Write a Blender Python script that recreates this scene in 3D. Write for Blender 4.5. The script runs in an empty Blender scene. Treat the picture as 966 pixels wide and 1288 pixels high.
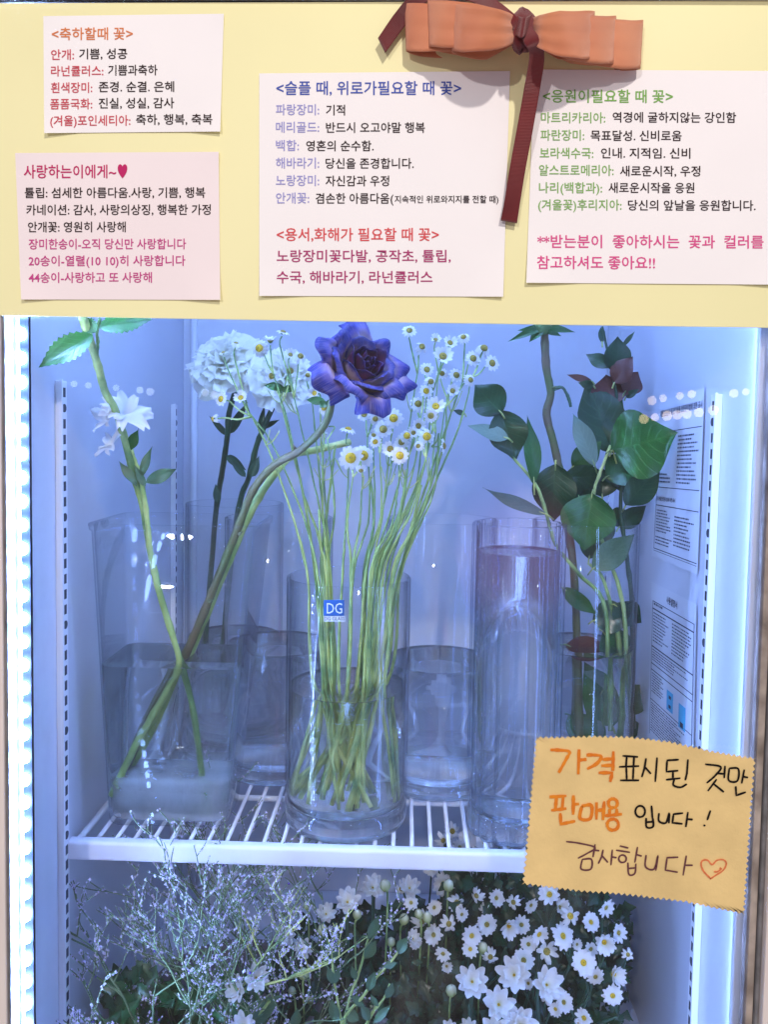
import bpy, math, random
from mathutils import Vector, Matrix, noise as mnoise
R = math.radians
random.seed(7)
scene = bpy.context.scene
COL = scene.collection

# ------------------------------------------------------------------ camera
FPX = 1050.0; PW, PH = 966.0, 1288.0
CAMP = Vector((0, -0.64, 1.35))
YAW, PITCH, ROLL = R(1.5), R(3.3), 0.0165
SHX, SHY = 0.0, -43.0/966.0
cam = bpy.data.cameras.new('camera'); co = bpy.data.objects.new('camera', cam); COL.objects.link(co)
RM = (Matrix.Rotation(YAW, 4, 'Z') @ Matrix.Rotation(R(90)-PITCH, 4, 'X') @ Matrix.Rotation(ROLL, 4, 'Z'))
co.matrix_world = Matrix.Translation(CAMP) @ RM
cam.sensor_fit = 'HORIZONTAL'; cam.sensor_width = 36.0; cam.lens = 36.0*FPX/PW
cam.shift_x, cam.shift_y = SHX, SHY
cam.clip_start = 0.02; cam.clip_end = 50
scene.camera = co

# ------------------------------------------------------------------ world, lamps, exposure
w = bpy.data.worlds.new("World"); scene.world = w; w.use_nodes = True
bg = w.node_tree.nodes['Background']
bg.inputs[0].default_value = (0.90, 0.86, 0.95, 1); bg.inputs[1].default_value = 0.34

def area(name, loc, target, size, power, color):
    l = bpy.data.lights.new(name, 'AREA'); l.shape = 'DISK'; l.size = size[0]
    l.energy = power; l.color = color
    o = bpy.data.objects.new(name, l); COL.objects.link(o); o.location = loc
    o.rotation_euler = (Vector(target)-Vector(loc)).to_track_quat('-Z', 'Y').to_euler()
    return o
area('shop_ceiling_lamp', (0.50, -1.95, 2.75), (0, 0, 1.40), (0.10, 0.10), 29, (1.0, 0.93, 0.84))
area('front_fill_lamp', (-0.9, -2.7, 2.16), (0, 0.1, 1.2), (0.08, 0.08), 21, (1.0, 0.94, 0.93))  # added low fill lamp, shines under the board into the fridge
# unseen fill lamps added inside the fridge, under its ceiling and behind the right door post (the LED strip on the left post is a mesh)
FILLC = (0.25, 0.42, 1.0)
def fill_strip(loc, d, size, power):
    l = bpy.data.lights.new('fridge_fill_lamp', 'AREA'); l.shape = 'RECTANGLE'; l.size = size[0]; l.size_y = size[1]; l.energy = power; l.color = FILLC
    o = bpy.data.objects.new('fridge_fill_lamp', l); COL.objects.link(o); o.location = loc
    z = -Vector(d).normalized(); y = Vector((0, 0, 1)) if abs(z.z) < .9 else Vector((0, 1, 0)); x = y.cross(z).normalized(); y = z.cross(x)
    o.rotation_euler = Matrix((x, y, z)).transposed().to_euler()
fill_strip((-0.02, 0.10, 1.765), (0, 0.25, -1), (0.5, 0.03), 2.8)
fill_strip((0.2665, 0.014, 1.10), (-1, 1.0, 0), (0.012, 0.78), 0.9)

vs = scene.view_settings
vs.view_transform = 'Standard'; vs.look = 'None'; vs.exposure = 0.0; vs.gamma = 1.0; vs.use_curve_mapping = False
cy = scene.cycles
cy.use_denoising = True
try: cy.denoiser = 'OPENIMAGEDENOISE'
except Exception: pass
cy.max_bounces = 20; cy.diffuse_bounces = 5; cy.glossy_bounces = 6
cy.transmission_bounces = 18; cy.transparent_max_bounces = 48
cy.sample_clamp_indirect = 30.0; cy.sample_clamp_direct = 0
cy.caustics_reflective = True; cy.caustics_refractive = True; cy.blur_glossy = 0.0

# ------------------------------------------------------------------ placing helpers
def ray(px, py):
    u = (px-PW/2)/FPX + SHX*PW/FPX; v = (PH/2-py)/FPX + SHY*PW/FPX
    return (RM.to_3x3() @ Vector((u, v, -1)))
def at(px, py, Y):
    d = ray(px, py); t = (Y-CAMP.y)/d.y
    return CAMP + d*t
def atX(px, py, X):
    d = ray(px, py); t = (X-CAMP.x)/d.x
    return CAMP + d*t
def wpx(n, Y): return n*(Y+0.64)/FPX      # a width of n pixels at depth Y, in metres

# ------------------------------------------------------------------ mesh helpers
class MB:
    def __init__(s): s.v = []; s.f = []; s.c = []; s.uv = []; s.m = []
    def vert(s, p, c=0.0, uv=(0, 0)):
        s.v.append(tuple(p)); s.c.append(c); s.uv.append(uv); return len(s.v)-1
    def face(s, *i, m=0): s.f.append(tuple(i)); s.m.append(m)
    def grid(s, P, nu, nv, wrap=False, C=None, m=0):
        b = len(s.v)
        for i in range(nu):
            for j in range(nv):
                s.vert(P(i, j), C(i, j) if C else 0.0, (i/max(1, nu-1), j/max(1, nv-1)))
        for i in range(nu if wrap else nu-1):
            for j in range(nv-1):
                a = b+i*nv+j; d = b+((i+1) % nu)*nv+j
                s.face(a, d, d+1, a+1, m=m)
    def box(s, a, b, m=0):
        x0, y0, z0 = a; x1, y1, z1 = b; k = len(s.v)
        for p in ((x0,y0,z0),(x1,y0,z0),(x1,y1,z0),(x0,y1,z0),(x0,y0,z1),(x1,y0,z1),(x1,y1,z1),(x0,y1,z1)): s.vert(p)
        for f in ((0,3,2,1),(4,5,6,7),(0,1,5,4),(1,2,6,5),(2,3,7,6),(3,0,4,7)): s.face(*[k+i for i in f], m=m)
    def tube(s, pts, rad, n=7, cap=True, m=0, C=None):
        pts = [Vector(p) for p in pts]; N = len(pts)
        rr = rad if hasattr(rad, '__len__') else [rad]*N
        b = len(s.v); ref = None
        for i, p in enumerate(pts):
            t = (pts[min(i+1, N-1)]-pts[max(i-1, 0)])
            if t.length < 1e-9: t = Vector((0, 0, 1))
            t.normalize()
            if ref is None: ref = t.orthogonal().normalized()
            ref = (ref - t*ref.dot(t))
            if ref.length < 1e-6: ref = t.orthogonal()
            ref.normalize(); q = t.cross(ref)
            for k in range(n):
                a = 2*math.pi*k/n
                s.vert(p + (ref*math.cos(a)+q*math.sin(a))*rr[i], C(i/(N-1)) if C else 0.0, (k/n, i/(N-1)))
        for i in range(N-1):
            for k in range(n):
                a = b+i*n+k; c = b+i*n+(k+1) % n
                s.face(a, c, c+n, a+n, m=m)
        if cap:
            s.face(*[b+k for k in range(n)][::-1], m=m)
            s.face(*[b+(N-1)*n+k for k in range(n)], m=m)
    def mesh(s, name, mats, smooth=True):
        me = bpy.data.meshes.new(name); me.from_pydata(s.v, [], s.f)
        if not isinstance(mats, (list, tuple)): mats = [mats]
        for mt in mats: me.materials.append(mt)
        if len(mats) > 1: me.polygons.foreach_set('material_index', s.m)
        me.polygons.foreach_set('use_smooth', [smooth]*len(s.f))
        at_ = me.attributes.new('tone', 'FLOAT', 'POINT'); at_.data.foreach_set('value', s.c)
        uvl = me.uv_layers.new(name='UVMap')
        li = [0]*len(me.loops); me.loops.foreach_get('vertex_index', li)
        fl = []
        for i in li: fl += s.uv[i]
        uvl.data.foreach_set('uv', fl)
        me.update(); return me
    def build(s, name, mats, parent=None, smooth=True):
        return link(name, s.mesh(name, mats, smooth), parent)

def link(name, data, parent=None, mw=None):
    o = bpy.data.objects.new(name, data); COL.objects.link(o)
    if parent: o.parent = parent
    if mw is not None: o.matrix_local = mw
    return o
def thing(name, label, cat, group=None, loc=(0, 0, 0)):
    o = bpy.data.objects.new(name, None); COL.objects.link(o); o.empty_display_size = 0.02
    o['label'] = label; o['category'] = cat
    if group: o['group'] = group
    return o
def tag(o, label, cat, group=None):
    o['label'] = label; o['category'] = cat
    if group: o['group'] = group
    return o
def cr(pts, n=6):
    """smooth curve through the points"""
    P = [Vector(p) for p in pts]
    if len(P) < 3: return P
    P = [P[0]*2-P[1]] + P + [P[-1]*2-P[-2]]; out = []
    for i in range(1, len(P)-2):
        for k in range(n):
            t = k/n; a, b, c, d = P[i-1], P[i], P[i+1], P[i+2]
            out.append(0.5*((2*b)+(c-a)*t+(2*a-5*b+4*c-d)*t*t+(3*b-a-3*c+d)*t**3))
    out.append(P[-2]); return out
def lerp(a, b, t): return a+(b-a)*t
def frame(loc, axis, scale=1.0, spin=0.0):
    z = Vector(axis).normalized()
    q = z.to_track_quat('Z', 'Y')
    return Matrix.Translation(Vector(loc)) @ q.to_matrix().to_4x4() @ Matrix.Rotation(spin, 4, 'Z') @ Matrix.Scale(scale, 4)

# ------------------------------------------------------------------ materials
def srgb(r, g, b):
    f = lambda c: (c/255/12.92) if c/255 <= 0.04045 else ((c/255+0.055)/1.055)**2.4
    return (f(r), f(g), f(b), 1)
def mat(name, col, rough=0.5, metal=0.0, spec=0.5, var=0.0, vscale=30, bump=0.0, bscale=200, trans=0.0, sub=0.0, col2=None, tone=None, sheen=0.0):
    m = bpy.data.materials.new(name); m.use_nodes = True; nt = m.node_tree; N = nt.nodes; L = nt.links
    p = N['Principled BSDF']; p.inputs['Base Color'].default_value = col; p.inputs['Roughness'].default_value = rough
    p.inputs['Metallic'].default_value = metal; p.inputs['Specular IOR Level'].default_value = spec
    tc = N.new('ShaderNodeTexCoord'); csock = None
    if tone:
        a = N.new('ShaderNodeAttribute'); a.attribute_name = 'tone'
        rp = N.new('ShaderNodeValToRGB'); L.new(a.outputs['Fac'], rp.inputs[0])
        el = rp.color_ramp.elements
        el[0].position, el[0].color = tone[0]; el[1].position, el[1].color = tone[-1]
        for q, c in tone[1:-1]:
            e = el.new(q); e.color = c
        csock = rp.outputs[0]
    if var > 0 or col2:
        nz = N.new('ShaderNodeTexNoise'); nz.inputs['Scale'].default_value = vscale; nz.inputs['Detail'].default_value = 5
        L.new(tc.outputs['Object'], nz.inputs['Vector'])
        mx = N.new('ShaderNodeMix'); mx.data_type = 'RGBA'
        mr = N.new('ShaderNodeMapRange'); mr.inputs[1].default_value = 0.35; mr.inputs[2].default_value = 0.65
        L.new(nz.outputs['Fac'], mr.inputs[0])
        if col2:
            L.new(mr.outputs[0], mx.inputs['Factor'])
            if csock: L.new(csock, mx.inputs['A'])
            else: mx.inputs['A'].default_value = col
            mx.inputs['B'].default_value = col2
        else:
            mx.blend_type = 'MULTIPLY'; mx.inputs['Factor'].default_value = 1
            if csock: L.new(csock, mx.inputs['A'])
            else: mx.inputs['A'].default_value = col
            g = N.new('ShaderNodeMapRange'); g.inputs[3].default_value = 1-var; g.inputs[4].default_value = 1+var*0.4
            L.new(mr.outputs[0], g.inputs[0]); cb = N.new('ShaderNodeCombineColor')
            for k in range(3): L.new(g.outputs[0], cb.inputs[k])
            L.new(cb.outputs[0], mx.inputs['B'])
        csock = mx.outputs['Result']
    if csock: L.new(csock, p.inputs['Base Color'])
    if bump > 0:
        n2 = N.new('ShaderNodeTexNoise'); n2.inputs['Scale'].default_value = bscale; n2.inputs['Detail'].default_value = 4
        L.new(tc.outputs['Object'], n2.inputs['Vector'])
        b = N.new('ShaderNodeBump'); b.inputs['Strength'].default_value = bump; b.inputs['Distance'].default_value = 0.001
        L.new(n2.outputs['Fac'], b.inputs['Height']); L.new(b.outputs[0], p.inputs['Normal'])
    if trans > 0:      # thin petals and leaves let light through
        t = N.new('ShaderNodeBsdfTranslucent'); t.inputs[0].default_value = col
        if csock: L.new(csock, t.inputs[0])
        ms = N.new('ShaderNodeMixShader'); ms.inputs[0].default_value = trans
        L.new(p.outputs[0], ms.inputs[1]); L.new(t.outputs[0], ms.inputs[2])
        L.new(ms.outputs[0], N['Material Output'].inputs[0])
    return m
def emis(name, col, s):
    m = bpy.data.materials.new(name); m.use_nodes = True; N = m.node_tree.nodes
    p = N['Principled BSDF']; p.inputs['Base Color'].default_value = (0.8, 0.8, 0.8, 1)
    p.inputs['Emission Color'].default_value = col; p.inputs['Emission Strength'].default_value = s
    return m
def glass(name, col, ior, rough=0.0, clear=0.0):
    m = bpy.data.materials.new(name); m.use_nodes = True; N = m.node_tree.nodes; L = m.node_tree.links
    N.remove(N['Principled BSDF']); g = N.new('ShaderNodeBsdfGlass')
    g.inputs['Color'].default_value = col; g.inputs['IOR'].default_value = ior; g.inputs['Roughness'].default_value = rough
    if clear > 0:
        t = N.new('ShaderNodeBsdfTransparent'); t.inputs[0].default_value = col
        ms = N.new('ShaderNodeMixShader'); ms.inputs[0].default_value = clear
        L.new(g.outputs[0], ms.inputs[1]); L.new(t.outputs[0], ms.inputs[2]); L.new(ms.outputs[0], N['Material Output'].inputs[0]); return m
    L.new(g.outputs[0], N['Material Output'].inputs[0]); return m
def thin_glass(name, clear, edge, p0=5.0):
    """glass wall too thin to bend light: schlick reflection over a clear tint that deepens toward the edge"""
    m = bpy.data.materials.new(name); m.use_nodes = True; N = m.node_tree.nodes; L = m.node_tree.links
    N.remove(N['Principled BSDF'])
    lw = N.new('ShaderNodeLayerWeight'); lw.inputs[0].default_value = 0.5
    def powr(e):
        q = N.new('ShaderNodeMath'); q.operation = 'POWER'; q.inputs[1].default_value = e; L.new(lw.outputs['Facing'], q.inputs[0]); return q
    f = N.new('ShaderNodeMath'); f.operation = 'MULTIPLY_ADD'; f.inputs[1].default_value = 0.9; f.inputs[2].default_value = 0.028; L.new(powr(4).outputs[0], f.inputs[0])
    mc = N.new('ShaderNodeMix'); mc.data_type = 'RGBA'; L.new(powr(p0).outputs[0], mc.inputs['Factor']); mc.inputs['A'].default_value = clear; mc.inputs['B'].default_value = edge
    t = N.new('ShaderNodeBsdfTransparent'); L.new(mc.outputs['Result'], t.inputs[0])
    g = N.new('ShaderNodeBsdfGlossy'); g.inputs['Roughness'].default_value = 0.0
    ms = N.new('ShaderNodeMixShader'); L.new(f.outputs[0], ms.inputs[0]); L.new(t.outputs[0], ms.inputs[1]); L.new(g.outputs[0], ms.inputs[2])
    L.new(ms.outputs[0], N['Material Output'].inputs[0]); return m
def pane_mat():
    m = bpy.data.materials.new('door_glass'); m.use_nodes = True; N = m.node_tree.nodes; L = m.node_tree.links
    N.remove(N['Principled BSDF'])
    t = N.new('ShaderNodeBsdfTransparent'); t.inputs[0].default_value = (0.975, 0.98, 0.985, 1)
    g = N.new('ShaderNodeBsdfGlossy'); g.inputs['Roughness'].default_value = 0.0
    fr = N.new('ShaderNodeFresnel'); fr.inputs[0].default_value = 1.45
    mu = N.new('ShaderNodeMath'); mu.operation = 'MULTIPLY'; mu.inputs[1].default_value = 1.5; mu.use_clamp = True
    L.new(fr.outputs[0], mu.inputs[0])
    # fingerprints and dust streaks: a faint diffuse film
    d = N.new('ShaderNodeBsdfDiffuse'); d.inputs[0].default_value = (0.8, 0.82, 0.9, 1)
    tc = N.new('ShaderNodeTexCoord'); nz = N.new('ShaderNodeTexNoise'); nz.inputs['Scale'].default_value = 9; nz.inputs['Detail'].default_value = 6
    nz.inputs['Roughness'].default_value = 0.7
    mp = N.new('ShaderNodeMapping'); mp.inputs['Scale'].default_value = (1, 1, 0.35); mp.inputs['Rotation'].default_value = (0, 0.35, 0)
    L.new(tc.outputs['Object'], mp.inputs[0]); L.new(mp.outputs[0], nz.inputs['Vector'])
    mr = N.new('ShaderNodeMapRange'); mr.inputs[1].default_value = 0.54; mr.inputs[2].default_value = 0.78; mr.inputs[3].default_value = 0.003; mr.inputs[4].default_value = 0.09
    L.new(nz.outputs['Fac'], mr.inputs[0])
    m1 = N.new('ShaderNodeMixShader'); m2 = N.new('ShaderNodeMixShader')
    L.new(mu.outputs[0], m1.inputs[0]); L.new(t.outputs[0], m1.inputs[1]); L.new(g.outputs[0], m1.inputs[2])
    L.new(mr.outputs[0], m2.inputs[0]); L.new(m1.outputs[0], m2.inputs[1]); L.new(d.outputs[0], m2.inputs[2])
    L.new(m2.outputs[0], N['Material Output'].inputs[0]); return m
def leaf_mat(name, col, col2, rough=0.45, trans=0.25, vein=0.13):
    m = mat(name, col, rough, col2=col2, vscale=14, trans=trans, bump=0.0)
    nt = m.node_tree; N = nt.nodes; L = nt.links; p = N['Principled BSDF']
    uv = N.new('ShaderNodeUVMap'); uv.uv_map = 'UVMap'; sp = N.new('ShaderNodeSeparateXYZ'); L.new(uv.outputs[0], sp.inputs[0])
    # pinnate veins: distance from the midrib bends the stripes forward
    a = N.new('ShaderNodeMath'); a.operation = 'SUBTRACT'; a.inputs[1].default_value = 0.5; L.new(sp.outputs[0], a.inputs[0])
    b = N.new('ShaderNodeMath'); b.operation = 'ABSOLUTE'; L.new(a.outputs[0], b.inputs[0])
    c = N.new('ShaderNodeMath'); c.operation = 'MULTIPLY_ADD'; c.inputs[1].default_value = -0.55; L.new(b.outputs[0], c.inputs[0]); L.new(sp.outputs[1], c.inputs[2])
    d = N.new('ShaderNodeMath'); d.operation = 'MULTIPLY'; d.inputs[1].default_value = 48; L.new(c.outputs[0], d.inputs[0])
    e = N.new('ShaderNodeMath'); e.operation = 'SINE'; L.new(d.outputs[0], e.inputs[0])
    g = N.new('ShaderNodeMapRange'); g.inputs[1].default_value = 0.80; g.inputs[2].default_value = 1.0; L.new(e.outputs[0], g.inputs[0])
    h = N.new('ShaderNodeMapRange'); h.inputs[1].default_value = 0.035; h.inputs[2].default_value = 0.0; L.new(b.outputs[0], h.inputs[0])
    k = N.new('ShaderNodeMath'); k.operation = 'MAXIMUM'; L.new(g.outputs[0], k.inputs[0]); L.new(h.outputs[0], k.inputs[1])
    bp = N.new('ShaderNodeBump'); bp.inputs['Strength'].default_value = 0.22; bp.inputs['Distance'].default_value = 0.0006; bp.invert = True
    L.new(k.outputs[0], bp.inputs['Height']); L.new(bp.outputs[0], p.inputs['Normal'])
    src = p.inputs['Base Color'].links[0].from_socket
    mx = N.new('ShaderNodeMix'); mx.data_type = 'RGBA'
    ml = N.new('ShaderNodeMath'); ml.operation = 'MULTIPLY'; ml.inputs[1].default_value = vein; L.new(k.outputs[0], ml.inputs[0])
    L.new(ml.outputs[0], mx.inputs['Factor']); L.new(src, mx.inputs['A'])
    mx.inputs['B'].default_value = (min(1, col[0]*2.2+.05), min(1, col[1]*1.9+.08), min(1, col[2]*2+.03), 1)
    L.new(mx.outputs['Result'], p.inputs['Base Color'])
    return m

M = {}
M['wall'] = mat('white_coated_steel', (0.60, 0.63, 0.70, 1), 0.34, spec=0.5, var=0.06, vscale=4, bump=0.05, bscale=40)
M['sill'] = mat('white_plastic_liner', (0.74, 0.77, 0.82, 1), 0.3, var=0.05, vscale=6)
m_ = M['wall']; N_ = m_.node_tree.nodes; L_k = m_.node_tree.links      # wiped, slightly streaky enamel
tc_ = N_.new('ShaderNodeTexCoord'); mp_ = N_.new('ShaderNodeMapping'); mp_.inputs['Scale'].default_value = (5, 5, 1.6); nz_ = N_.new('ShaderNodeTexNoise'); nz_.inputs['Scale'].default_value = 3; nz_.inputs['Detail'].default_value = 7
L_k.new(tc_.outputs['Object'], mp_.inputs[0]); L_k.new(mp_.outputs[0], nz_.inputs['Vector']); r_ = N_.new('ShaderNodeMapRange'); r_.inputs[3].default_value = .27; r_.inputs[4].default_value = .36
L_k.new(nz_.outputs['Fac'], r_.inputs[0]); L_k.new(r_.outputs[0], N_['Principled BSDF'].inputs['Roughness'])
M['track'] = mat('white_painted_track', (0.80, 0.82, 0.86, 1), 0.3)
M['slot'] = mat('dark_slot', (0.03, 0.035, 0.05, 1), 0.6)
M['rod'] = mat('white_coated_wire', (0.82, 0.83, 0.86, 1), 0.28, var=0.10, vscale=60)
M['rail'] = mat('white_shelf_strip', (0.84, 0.84, 0.88, 1), 0.32, var=0.05, vscale=20)
M['frame'] = mat('cream_door_frame', srgb(238, 226, 220), 0.4, var=0.05, vscale=8)
M['frame_dark'] = mat('black_rubber_seam', (0.02, 0.02, 0.022, 1), 0.6)
M['gasket'] = mat('stained_gasket', srgb(190, 176, 166), 0.6, col2=srgb(112, 100, 92), vscale=30, bump=0.3, bscale=120)
M['gasket2'] = mat('grey_gasket', srgb(120, 118, 120), 0.6, var=0.4, vscale=60)
M['board'] = mat('pale_yellow_sheet', srgb(247, 240, 184), 0.5, var=0.03, vscale=5, bump=0.06, bscale=30)
M['note'] = mat('pale_pink_paper', srgb(252, 247, 248), 0.75, var=0.015, vscale=12, bump=0.05, bscale=60)
M['note_pink'] = mat('soft_pink_paper', srgb(250, 236, 238), 0.75, var=0.015, vscale=12, bump=0.05, bscale=60)
def ink(name, r, g, b): return mat(name, srgb(r, g, b), 0.7, spec=0.2)
INK = dict(k=ink('black_ink', 48, 32, 32), o=ink('orange_ink', 222, 130, 80), r=ink('red_ink', 205, 78, 92), m=ink('magenta_ink', 196, 40, 104),
           p=ink('pink_ink', 200, 72, 140), b=ink('blue_ink', 74, 92, 178), l=ink('lilac_ink', 160, 158, 214), s=ink('scarlet_ink', 222, 84, 88),
           v=ink('plum_ink', 176, 62, 116), g=ink('green_ink', 126, 178, 88), G=ink('grass_ink', 136, 180, 104), P=ink('hot_pink_ink', 224, 84, 146))
M['kraft'] = mat('kraft_paper', srgb(244, 212, 146), 0.85, var=0.12, vscale=22, bump=0.35, bscale=260)
M['marker_o'] = mat('orange_marker', srgb(240, 142, 24), 0.6, col2=srgb(228, 118, 20), vscale=160)
M['marker_k'] = ink('black_marker', 22, 16, 16); M['marker_b'] = ink('brown_marker', 108, 66, 70); M['marker_h'] = mat('coral_crayon', srgb(232, 128, 78), 0.8, var=0.2, vscale=300)
def ribbon_mat(name, col, col2, n):
    m = mat(name, col, 0.46, col2=col2, vscale=16); N = m.node_tree.nodes; L = m.node_tree.links; p = N['Principled BSDF']
    p.inputs['Sheen Weight'].default_value = 0.3
    uv = N.new('ShaderNodeUVMap'); uv.uv_map = 'UVMap'; wv = N.new('ShaderNodeTexWave'); wv.inputs['Scale'].default_value = n; wv.bands_direction = 'X'
    L.new(uv.outputs[0], wv.inputs['Vector']); b = N.new('ShaderNodeBump'); b.inputs['Strength'].default_value = 0.6; b.inputs['Distance'].default_value = 0.0005
    L.new(wv.outputs['Fac'], b.inputs['Height']); L.new(b.outputs[0], p.inputs['Normal']); return m
M['coral'] = ribbon_mat('coral_grosgrain', srgb(234, 148, 104), srgb(220, 128, 88), 80)
M['wine'] = ribbon_mat('wine_red_grosgrain', srgb(128, 24, 28), srgb(98, 14, 20), 60)
M['led'] = emis('led_light', (0.27, 0.44, 1.0, 1), 600.0)
M['led_base'] = mat('led_strip_base', (0.008, 0.011, 0.018, 1), 0.7, spec=0.1)
M['pane'] = pane_mat()
M['glass'] = thin_glass('clear_glass', (1.0, 1.0, 1.0, 1), (0.30, 0.40, 0.50, 1), 5.5)
M['glass_base'] = glass('thick_glass_base', (0.995, 1.0, 1.0, 1), 1.47, clear=0.12)
M['acrylic'] = thin_glass('clear_acrylic', (0.995, 1.0, 1.0, 1), (0.36, 0.45, 0.54, 1), 4.5)
M['water'] = glass('water', (0.996, 1.0, 0.996, 1), 1.30, clear=0.2)
M['water_clear'] = glass('still_water', (0.997, 1.0, 1.0, 1), 1.33, clear=0.22)
M['rib_glass'] = thin_glass('fluted_glass', (1.0, 1.0, 1.0, 1), (0.34, 0.50, 0.66, 1), 2.6)
M['water_murky'] = glass('cloudy_water', (0.95, 0.975, 0.965, 1), 1.20, 0.004, clear=0.25)
M['silt'] = mat('cloudy_silt', (0.62, 0.64, 0.66, 1), 0.8, var=0.25, vscale=28)
nt_ = M['silt'].node_tree; t_ = nt_.nodes.new('ShaderNodeBsdfTransparent'); m_ = nt_.nodes.new('ShaderNodeMixShader'); m_.inputs[0].default_value = 0.62
nt_.links.new(nt_.nodes['Principled BSDF'].outputs[0], m_.inputs[1]); nt_.links.new(t_.outputs[0], m_.inputs[2]); nt_.links.new(m_.outputs[0], nt_.nodes['Material Output'].inputs[0])
M['stem'] = mat('green_stem', srgb(136, 172, 98), 0.42, col2=srgb(92, 130, 74), vscale=50, bump=0.25, bscale=260, tone=[(0.0, srgb(214, 222, 130)), (0.30, srgb(176, 202, 118)), (1.0, srgb(126, 162, 92))])
M['stem_light'] = mat('fresh_green_stem', srgb(182, 206, 124), 0.42, col2=srgb(130, 160, 84), vscale=50, bump=0.25, bscale=260, tone=[(0.0, srgb(226, 230, 146)), (0.30, srgb(196, 214, 132)), (1.0, srgb(158, 188, 110))])
M['stem_dark'] = mat('dark_green_stem', srgb(58, 92, 62), 0.45, col2=srgb(40, 72, 50), vscale=40, bump=0.25, bscale=240)
M['stem_brown'] = mat('brown_green_stem', srgb(104, 92, 70), 0.5, col2=srgb(82, 100, 56), vscale=30, bump=0.4, bscale=200)
M['twig'] = mat('grey_green_twig', srgb(116, 142, 96), 0.6, col2=srgb(84, 108, 70), vscale=60)
M['leaf_dark'] = leaf_mat('dark_glossy_leaf', srgb(36, 74, 42), srgb(20, 52, 32), 0.28, 0.14)
M['leaf_mid'] = leaf_mat('mid_green_leaf', srgb(50, 104, 46), srgb(32, 80, 38), 0.28, 0.22)
M['leaf_bright'] = leaf_mat('fresh_green_leaf', srgb(46, 104, 38), srgb(24, 78, 34), 0.26, 0.2)
M['leaf_pale'] = leaf_mat('pale_leaf_underside', srgb(122, 148, 130), srgb(98, 128, 110), 0.55, 0.25)
M['leaf_red'] = leaf_mat('reddish_leaf', srgb(92, 44, 34), srgb(70, 40, 30), 0.4, 0.2)
M['leaf_blue'] = leaf_mat('blue_green_leaf', srgb(76, 112, 78), srgb(54, 90, 64), 0.42, 0.2)
M['calyx'] = mat('green_calyx', srgb(108, 140, 84), 0.5, col2=srgb(84, 118, 66), vscale=60)
M['petal'] = mat('white_petal', srgb(242, 242, 240), 0.55, trans=0.30, tone=[(0.0, srgb(228, 230, 196)), (0.25, srgb(242, 242, 236)), (1.0, srgb(246, 246, 246))])
M['disc'] = mat('yellow_disc', srgb(226, 186, 30), 0.7, col2=srgb(190, 160, 20), vscale=400, bump=1.0, bscale=1400)
M['disc_olive'] = mat('olive_disc', srgb(176, 152, 50), 0.7, col2=srgb(130, 124, 50), vscale=400, bump=1.0, bscale=1400)
M['carnation'] = mat('cream_white_petal', srgb(246, 246, 232), 0.6, trans=0.30, tone=[(0.0, srgb(218, 222, 180)), (0.5, srgb(238, 240, 222)), (1.0, srgb(245, 246, 238))])
M['rose_out'] = mat('blue_edged_rose_petal', srgb(120, 100, 180), 0.5, var=0.18, vscale=90, trans=0.18,
    tone=[(0.0, srgb(220, 204, 190)), (0.38, srgb(204, 178, 186)), (0.60, srgb(122, 104, 170)), (0.78, srgb(44, 46, 140)), (1.0, srgb(26, 32, 122))])
M['rose_in'] = mat('violet_rose_petal', srgb(70, 30, 90), 0.5, var=0.25, vscale=90, trans=0.12,
    tone=[(0.0, srgb(176, 120, 130)), (0.40, srgb(112, 44, 76)), (0.72, srgb(84, 34, 84)), (1.0, srgb(52, 32, 112))])
for nm_ in ('rose_out', 'rose_in', 'petal', 'carnation'):      # fine veins running up each petal
    m_ = M[nm_]; N_ = m_.node_tree.nodes; L_k = m_.node_tree.links; p_ = N_['Principled BSDF']
    uv_ = N_.new('ShaderNodeUVMap'); uv_.uv_map = 'UVMap'; mp_ = N_.new('ShaderNodeMapping'); mp_.inputs['Scale'].default_value = (26, 2.2, 1); nz_ = N_.new('ShaderNodeTexNoise'); nz_.inputs['Scale'].default_value = 1.6; nz_.inputs['Detail'].default_value = 4
    L_k.new(uv_.outputs[0], mp_.inputs[0]); L_k.new(mp_.outputs[0], nz_.inputs['Vector'])
    b_ = N_.new('ShaderNodeBump'); b_.inputs['Strength'].default_value = 0.5; b_.inputs['Distance'].default_value = 0.0006; L_k.new(nz_.outputs['Fac'], b_.inputs['Height']); L_k.new(b_.outputs[0], p_.inputs['Normal'])
    if 'rose' in nm_:
        src_ = p_.inputs['Base Color'].links[0].from_socket; mx_ = N_.new('ShaderNodeMix'); mx_.data_type = 'RGBA'
        q_ = N_.new('ShaderNodeMapRange'); q_.inputs[1].default_value = .50; q_.inputs[2].default_value = .72; q_.inputs[4].default_value = .42; L_k.new(nz_.outputs['Fac'], q_.inputs[0])
        L_k.new(q_.outputs[0], mx_.inputs['Factor']); L_k.new(src_, mx_.inputs['A']); mx_.inputs['B'].default_value = srgb(176, 158, 178) if nm_ == 'rose_out' else srgb(96, 50, 80)
        L_k.new(mx_.outputs['Result'], p_.inputs['Base Color'])
M['floret'] = mat('lilac_white_floret', srgb(218, 212, 240), 0.7)
M['violet'] = mat('violet_floret', srgb(112, 84, 190), 0.7, trans=0.2)
M['sticker'] = mat('blue_sticker', srgb(22, 88, 158), 0.4, spec=0.4)
M['stk_white'] = mat('sticker_white', srgb(220, 232, 238), 0.5)
M['paper_w'] = mat('notice_sheet', srgb(214, 218, 226), 0.5)
M['print'] = mat('notice_print', srgb(44, 48, 66), 0.7); M['cyan'] = mat('cyan_print', srgb(74, 176, 214), 0.6)
M['bucket'] = mat('grey_bucket_plastic', srgb(112, 108, 110), 0.5, var=0.1)
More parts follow.
